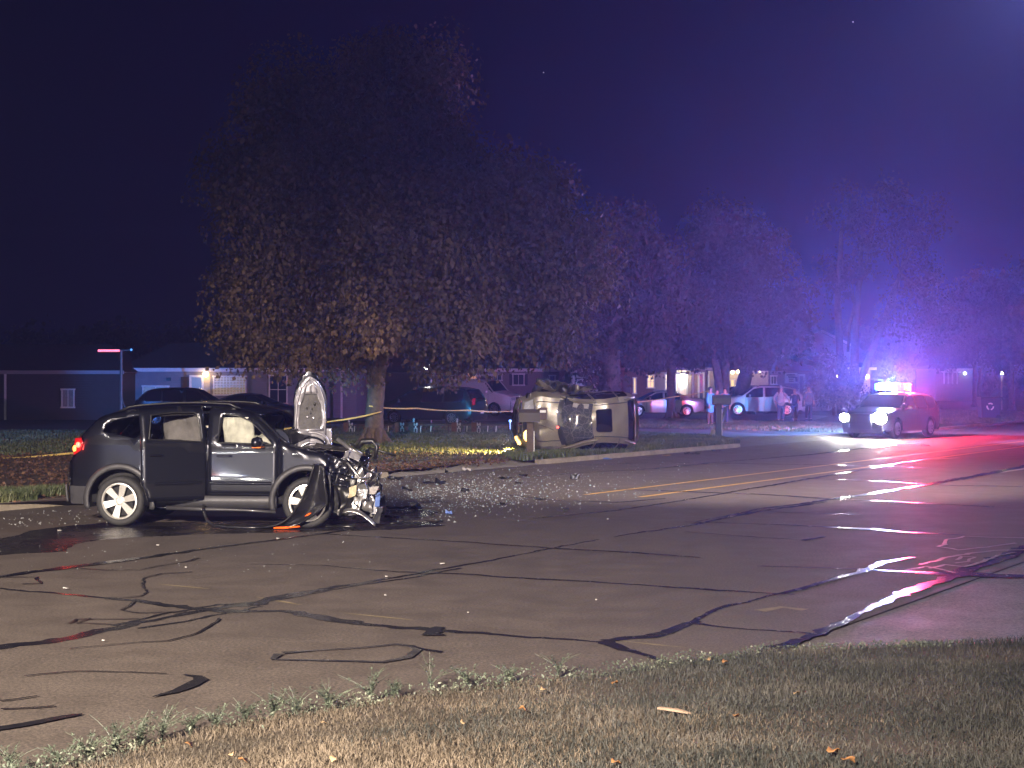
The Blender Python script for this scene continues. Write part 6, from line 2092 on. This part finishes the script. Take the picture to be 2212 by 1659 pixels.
# the wood far behind reads as one dark mass
wr_ = empty('woods', (0, 150, 0)); wr_['kind'] = 'stuff'
bl = []
for k in range(46):
    x = -120 + 2500 * k / 45
    top = 690 + 45 * noise.noise(Vector((k * .45, 0, 3))) - (40 if x > 1900 else 0)
    ry = (835 - top) / 2
    bl.append((x, top + ry, 60, ry, random.uniform(-6, 6)))
o = leaf_cloud('woods_foliage', bl, 165, 60000, .55, M['leaf_dark'], wr_, sig=1.0, depth=.5, seed=23)
o['kind'] = 'stuff'

# ------------------------------------------------ bystanders
def person(x, y, h, yaw, label, top_m, leg_m, hair_m, coat=0.0, arms=((.10, .22), (.10, .22)), lean=0.0, hair_long=False, hat=None, loose=1.0, scarf=None):
    p = G(x, y, .12)
    r = empty('person', p, yaw); tag(r, label, 'person', 'bystanders')
    s = h / 1.72
    def skin_obj(name, verts, edges, m, sub=1):
        me = bpy.data.meshes.new(name)
        me.from_pydata([Vector(v[:3]) * s for v in verts], edges, [])
        o = bpy.data.objects.new(name, me); col.objects.link(o); o.parent = r
        md = o.modifiers.new('skin', 'SKIN'); md.use_smooth_shade = True
        for i, v in enumerate(verts):
            q = v[3]
            me.skin_vertices[0].data[i].radius = ((q if isinstance(q, tuple) else (q, q))[0] * s, (q if isinstance(q, tuple) else (q, q))[1] * s)
        me.skin_vertices[0].data[0].use_root = True
        md2 = o.modifiers.new('sub', 'SUBSURF'); md2.levels = md2.render_levels = sub
        me.materials.append(m)
        return o
    # x forward, y left
    V = [(0, 0, .93, (.11, .15)), (0, 0, 1.12, (.10, .135)), (lean * .5, 0, 1.30, (.11, .16)), (lean, 0, 1.43, (.07, .10)), (lean + .01, 0, 1.50, .052), (lean + .02, 0, 1.57, (.085, .07)), (lean + .02, 0, 1.67, (.09, .075)), (lean + .01, 0, 1.73, .04)]
    E = [(i, i + 1) for i in range(7)]
    V += [(lean + .105, 0, 1.60, .016)]; E.append((6, 8))                      # nose
    hands = []
    for sg, (fw, out) in ((1, arms[0]), (-1, arms[1])):
        k = len(V)
        sh = (lean, sg * .19, 1.40, .058)
        el = (lean + .02 + fw * .3, sg * (.22 + out * .25), 1.12, .042)
        wr = (lean + .04 + fw * 1.3, sg * (.22 + out * .1), .89 + fw * 1.3, .028)
        hd = (wr[0] + .03, wr[1], wr[2] - .09, (.026, .036))
        V += [sh, el, wr, hd]
        E += [(3, k), (k, k + 1), (k + 1, k + 2), (k + 2, k + 3)]
        for f, (dy, ln) in enumerate(((-.028, .070), (-.010, .085), (.010, .080), (.027, .060))):
            q = len(V)
            V += [(hd[0] + .005, hd[1] + dy, hd[2] - .03, .010), (hd[0] + .018, hd[1] + dy, hd[2] - .03 - ln * .6, .009), (hd[0] + .005, hd[1] + dy, hd[2] - .03 - ln, .008)]
            E += [(k + 3, q), (q, q + 1), (q + 1, q + 2)]
        q = len(V)
        V += [(hd[0] + .035, hd[1] - sg * .01, hd[2] + .01, .011), (hd[0] + .055, hd[1] - sg * .012, hd[2] - .035, .009)]
        E += [(k + 3, q), (q, q + 1)]
        hands.append((sh, el, wr))
    for sg in (1, -1):
        k = len(V)
        V += [(0, sg * .09, .86, .085), (.02 * sg, sg * .10, .48, .058), (-.02 + .03 * sg, sg * .105, .09, .040), (.12 + .03 * sg, sg * .12, .03, (.03, .045))]
        E += [(0, k), (k, k + 1), (k + 1, k + 2), (k + 2, k + 3)]
    skin_obj('body', V, E, M['skin'])
    # trousers
    TV, TE = [(0, 0, .95, (.13 * loose, .17 * loose))], []
    for sg in (1, -1):
        k = len(TV)
        TV += [(0, sg * .09, .82, .105 * loose), (.02 * sg, sg * .10, .48, .082 * loose), (-.02 + .03 * sg, sg * .105, .10, .075 * loose)]
        TE += [(0, k), (k, k + 1), (k + 1, k + 2)]
    skin_obj('trousers', TV, TE, leg_m)
    sh_ = MB()
    for sg in (1, -1): sh_.cbox(((.06 + .03 * sg) * s, sg * .115 * s, .045 * s), (.27 * s, .10 * s, .09 * s), .035)
    sh_.build('shoes', M['black_cloth'], r, True)
    # jacket or coat, down to its hem
    hem = .84 - coat
    JV = [(0, 0, 1.10, (.135, .175)), (lean * .5, 0, 1.30, (.135, .19)), (lean, 0, 1.43, (.085, .125)), (lean + .005, 0, 1.49, .068), (0, 0, .95, (.14, .18)), (0, 0, hem, (.15 + coat * .1, .20 + coat * .12))]
    JE = [(0, 1), (1, 2), (2, 3), (0, 4), (4, 5)]
    for sh, el, wr in hands:
        k = len(JV)
        JV += [(*sh[:3], .080), (*el[:3], .068), (*wr[:3], .055)]
        JE += [(2, k), (k, k + 1), (k + 1, k + 2)]
    skin_obj('jacket', JV, JE, top_m)
    hm = MB().ball((lean * s + .0, 0, 1.66 * s), (.105 * s, .092 * s, .10 * s), 14, 10)
    hm.v = [tuple(Vector(q) if Vector(q).x < (lean + .05) * s or Vector(q).z > 1.68 * s else Vector(((lean + .05) * s, q[1], q[2]))) for q in hm.v]
    if hair_long:
        for sg in (-1, 0, 1): hm.tube([((lean - .05) * s, sg * .07 * s, 1.68 * s), ((lean - .02) * s, sg * .11 * s, 1.52 * s), ((lean + .07) * s, sg * .11 * s, 1.30 * s)], [.06 * s, .06 * s, .035 * s], 8)
    hm.build('hair', hair_m, r, True)
    if hat: MB().lathe([(.115 * s, 1.68 * s), (.11 * s, 1.74 * s), (.07 * s, 1.80 * s), (0, 1.82 * s)], 14, 'Z', (lean * s, 0, 0)).build('cap', hat, r, True)
    if scarf: MB().lathe([(.10 * s, 1.40 * s), (.12 * s, 1.46 * s), (.08 * s, 1.53 * s)], 12, 'Z', (lean * s, 0, 0)).build('scarf', scarf, r, True)
    return r
person(1534, 920, 1.78, R(-40), 'person in a long pale blue coat holding the tape by the tree', M['blue_cloth'], M['brown_cloth'], M['hair'], coat=.30, arms=((.12, .3), (.05, .3)))
person(1549, 917, 1.66, R(-90), 'person in dark clothes half hidden behind the long coated one', M['black_cloth'], M['black_cloth'], M['hair'])
person(1566, 917, 1.72, R(-100), 'person in mottled blue lit top and jeans beside the double trunk', M['pattern_cloth'], M['denim'], M['hair'], arms=((.02, .1), (.02, .1)))
person(1687, 911, 1.74, R(-80), 'person in pale jacket, pale cap and wide jeans with long dark hair', M['white_cloth'], M['denim'], M['hair'], coat=.06, hair_long=True, hat=M['white_cloth'], loose=1.25, arms=((.22, .7), (.05, .8)))
person(1717, 909, 1.62, R(-110), 'person all in black with arms folded between two others', M['black_cloth'], M['black_cloth'], M['hair_red'], arms=((.20, .2), (.20, .2)), coat=.04)
person(1747, 908.5, 1.74, R(-95), 'reddish haired person in grey top under an open dark cardigan', M['grey_cloth'], M['black_cloth'], M['hair_red'], coat=.05)
pk = [o for o in col.objects if o.name.startswith('person')][-1]
cg = MB()
for sg in (1, -1):
    cg.tube([(0, sg * .20, 1.42), (-.02, sg * .24, 1.1), (-.02, sg * .25, .72)], [.07, .09, .10], 8)
cg.build('cardigan', M['brown_cloth'], pk, True)

# ------------------------------------------------ debris on the road
def debris(name, x, y, wpx, m, label, h=.08, asp=.35, rz=0.0, cat='debris', group='broken car parts on the road', sd=None):
    p = G(x, y)
    L = wpx * p.y / F
    sd = sd if sd is not None else x * .13
    rr = random.Random(int(x * 7 + y))
    def fn(u, v):
        q = Vector(((u - .5) * L, (v - .5) * L * asp, 0))
        k = noise.noise(Vector((q.x * 6, q.y * 9, sd)))
        e = (1 - .5 * abs(2 * u - 1) ** 3 * (1 + k))
        return (q.x + .03 * k, q.y * e + L * .05 * math.sin(u * 3 + sd), .012 + h * (abs(k) + .55 * math.sin(math.pi * v) * (1 - .5 * u)))
    o = MB().grid(fn, 14, 6).build(name, m, None, False, .01 if L > .15 else .004)
    o.location = (p.x, p.y, .0)
    o.rotation_euler = (0, 0, R(rz))
    return tag(o, label, cat, group)
PL, PG, MT, MD = M['plastic'], M['plastic_gloss'], M['metal'], M['metal_dark']
for a in [('bumper_strip', 936, 1131, 42, PG, 'dark blue sheened bumper strip lying right of the wreck', .06, .16, 2),
          ('bumper_strip', 880, 1134, 70, PL, 'long black strip touching the bumper strip on its left', .04, .10, 3),
          ('plastic_strip', 874, 1101, 76, PG, 'long gloss black strip in front of the wreck nose', .05, .12, -2),
          ('plastic_strip', 897, 1099, 24, PG, 'curled black end piece on the gloss strip', .12, .4, 10),
          ('broken_panel', 855, 1037, 34, PL, 'black panel piece near the driveway apron edge', .10, .5, 15),
          ('broken_panel', 820, 1017, 22, MD, 'brownish lump just right of the wreck top', .14, .6, 10),
          ('broken_panel', 843, 1025, 14, PL, 'small black lump right of the brownish one', .08, .5, -10),
          ('broken_panel', 965, 1024, 9, PL, 'small upright black piece on the apron', .16, .7, 30),
          ('broken_panel', 996, 1010, 26, M['wood'], 'brown chunk lying on the apron beside pink cloth', .12, .5, 20),
          ('torn_cloth', 1009, 1018, 18, M['white_cloth'], 'crumpled pinkish cloth beside the brown chunk', .12, .6, -15),
          ('broken_panel', 931, 1045, 34, PL, 'flat black piece lying in the glass field', .07, .4, 5),
          ('broken_panel', 952, 1047, 22, PG, 'second black piece touching the flat one in the glass', .14, .6, -20),
          ('plastic_rod', 890, 1014, 48, PL, 'thin black rod lying across the apron', .02, .07, 174),
          ('broken_panel', 969, 1113, 16, M['sheet_blue'], 'square bluish black piece above the bumper strip end', .10, .6, 10),
          ('broken_panel', 932, 1117, 14, PL, 'black scrap left of the square bluish piece', .08, .5, -20),
          ('broken_panel', 1222, 1106, 12, PL, 'lone black lump in the middle of the road', .10, .7, 20),
          ('broken_panel', 1241, 1036, 19, PL, 'black lump before the mailbox and kerb', .12, .6, 5),
          ('plastic_strip', 1166, 1081, 24, PL, 'flat black strip between glass and lane line', .05, .25, 3),
          ('broken_panel', 1092, 1035, 26, PL, 'flat dark piece at the far edge of the glass field', .05, .4, -6),
          ('broken_panel', 1130, 1029, 18, PL, 'dark scrap by the kerb under the headlight', .06, .4, 8),
          ('broken_panel', 1086, 1091, 15, PL, 'dark scrap at the near edge of the glass field', .05, .5, 12),
          ('broken_panel', 1005, 1063, 18, PL, 'black scrap in the thickest glass', .09, .5, -12),
          ('broken_panel', 880, 1061, 22, PL, 'dark piece in the glass close to the wreck', .08, .5, 9),
          ('broken_panel', 1120, 1046, 16, MD, 'dull metal scrap in the glass field', .08, .5, -30),
          ('silver_strip', 792, 1114, 52, MT, 'bent silver strip lying in front of the wreck', .14, .28, -18),
          ('broken_panel', 735, 1140, 60, PL, 'black splash shield flat on the road under the wreck', .05, .3, 2),
          ('broken_panel', 850, 1120, 40, PG, 'black glossy scrap lying in the fluid stain', .05, .3, -8),
          ('blue_scrap', 1312, 993, 18, M['sheet_blue'], 'blue grey scrap against the kerb face', .06, .5, 10),
          ('gutter_litter', 1495, 982, 34, MD, 'dark clump in the gutter near the grass tip', .10, .4, 15),
          ('gutter_litter', 1547, 976, 22, MD, 'dark twig clump in the gutter at the grass tip', .10, .4, 15),
          ('gutter_litter', 1440, 985, 18, M['leaf_tan'], 'tan leaf scrap in the gutter', .04, .5, 0),
          ('broken_panel', 2000, 964, 18, PL, 'dark red lit scrap before the police SUV', .08, .5, 10),
          ('broken_panel', 1910, 965, 9, PL, 'tiny dark lump in the headlight reflection', .10, .7, 0),
          ('fallen_branch', 842, 968, 20, PL, 'black curved piece on the grass right of the trunk', .06, .2, 10)]:
    debris(*a)
for (x, y, s, lb2) in [(955, 1220, 14, 'white paper scrap near the long cross seam'), (835, 1248, 10, 'small white litter in the middle lane'), (833, 1289, 10, 'white fluted scrap beyond the drip of tar'),
                       (143, 1275, 18, 'forked white scrap on the left cross seam'), (221, 1388, 8, 'small white dot of litter below the long seam'), (600, 1165, 8, 'white chip near the stain edge'),
                       (402, 1228, 8, 'white chip near the curly crack'), (1312, 1124, 8, 'white chip right of the lone black lump'), (128, 1148, 12, 'white chip behind the rear wheel'), (1010, 1327, 6, 'white chip above the centre seam'),
                       (340, 1180, 10, 'white chip below the rear wheel'), (1290, 1300, 6, 'tiny white chip on bare asphalt')]:
    debris('white_litter', x, y, s * .62, M['paper'], lb2, .02, .45, random.uniform(-30, 30), 'litter', 'white litter on the road')

# shattered glass strewn over the road
def shards(name, n, poly, dens, smin, smax, m, seed):
    r = random.Random(seed)
    pl = poly
    vs, fs = [], []
    got = 0
    x0, x1 = min(p[0] for p in pl), max(p[0] for p in pl)
    y0, y1 = min(p[1] for p in pl), max(p[1] for p in pl)
    while got < n:
        x, y = r.uniform(x0, x1), r.uniform(y0, y1)
        if not inside((x, y), pl) or r.random() > dens(x, y): continue
        p = G(x, y)
        s = r.uniform(smin, smax) * (1.8 if r.random() < .06 else 1)
        k = len(vs)
        for dx, dy, dz in ((-1, -.7, 0), (1, -.5, 0), (.2, 1, 0), (-.2, 0, 1.1)):
            vs.append((p.x + s * dx * r.uniform(.5, 1), p.y + s * dy * r.uniform(.5, 1), .005 + s * dz * r.uniform(.5, 1)))
        fs += [(k, k + 1, k + 3), (k + 1, k + 2, k + 3), (k + 2, k, k + 3)]
        got += 1
    o = np_mesh(name, np.array(vs), np.array(fs), m)
    o['kind'] = 'stuff'
    return o
field = [(780, 1015), (1000, 1008), (1250, 1005), (1500, 985), (1640, 975), (1700, 990), (1500, 1040), (1300, 1100), (1100, 1130), (900, 1140), (780, 1140)]
def dn(x, y):
    a = math.exp(-(((x - 960) / 190) ** 2 + ((y - 1058) / 34) ** 2))
    b = .16 * math.exp(-(((x - 1200) / 260) ** 2 + ((y - 1040) / 42) ** 2))
    return min(1, (a + b + .012) * (.55 + .9 * abs(noise.noise(Vector((x * .02, y * .06, 1))))))
gw = mat('crushed safety glass', (.50, .53, .54), .18, 0, spec=.9, coat=1)  # whitish as crushed glass is, and standing in for its sparkle
gc = mat('glass crumbs with tint', (.35, .48, .55), .12, 0, spec=.9, coat=1)
shards('broken_glass', 1150, field, dn, .009, .020, gw, 1)
shards('broken_glass', 900, field, dn, .008, .020, gc, 2)
shards('broken_glass', 70, [(-20, 1180), (300, 1130), (800, 1150), (900, 1240), (400, 1260), (-20, 1230)], lambda x, y: .5, .006, .014, gw, 3)
shards('broken_glass', 70, [(0, 1110), (240, 1098), (240, 1130), (0, 1145)], lambda x, y: .6, .010, .02, gw, 4)

# two stars
for (x, y, lb3) in ((1174, 157, 'faint star above the big tree'), (1842, 48, 'star high in the sky to the right')):
    c = Vector(((x - CX), F, HY - y)).normalized() * 900
    o = MB().ball((0, 0, 0), .32, 6, 4).build('star', emat('star light', (.9, .9, 1), 2.0))
    o.location = c + Vector((0, 0, H))
    tag(o, lb3, 'star', 'stars')

# ------------------------------------------------ night haze
hz = MB().box((10, 85, 10.5), (230, 240, 23.4)).build('haze', None)
hm = bpy.data.materials.new('night haze')
hm.use_nodes = True
nt = hm.node_tree
nt.nodes.remove(nt.nodes['Principled BSDF'])
vp = nt.nodes.new('ShaderNodeVolumePrincipled')
vp.inputs['Color'].default_value = (.30, .35, .92, 1)
vp.inputs['Density'].default_value = .0027
vp.inputs['Anisotropy'].default_value = .70
nt.links.new(vp.outputs[0], nt.nodes['Material Output'].inputs['Volume'])
hz.data.materials.append(hm)
hz['kind'] = 'stuff'
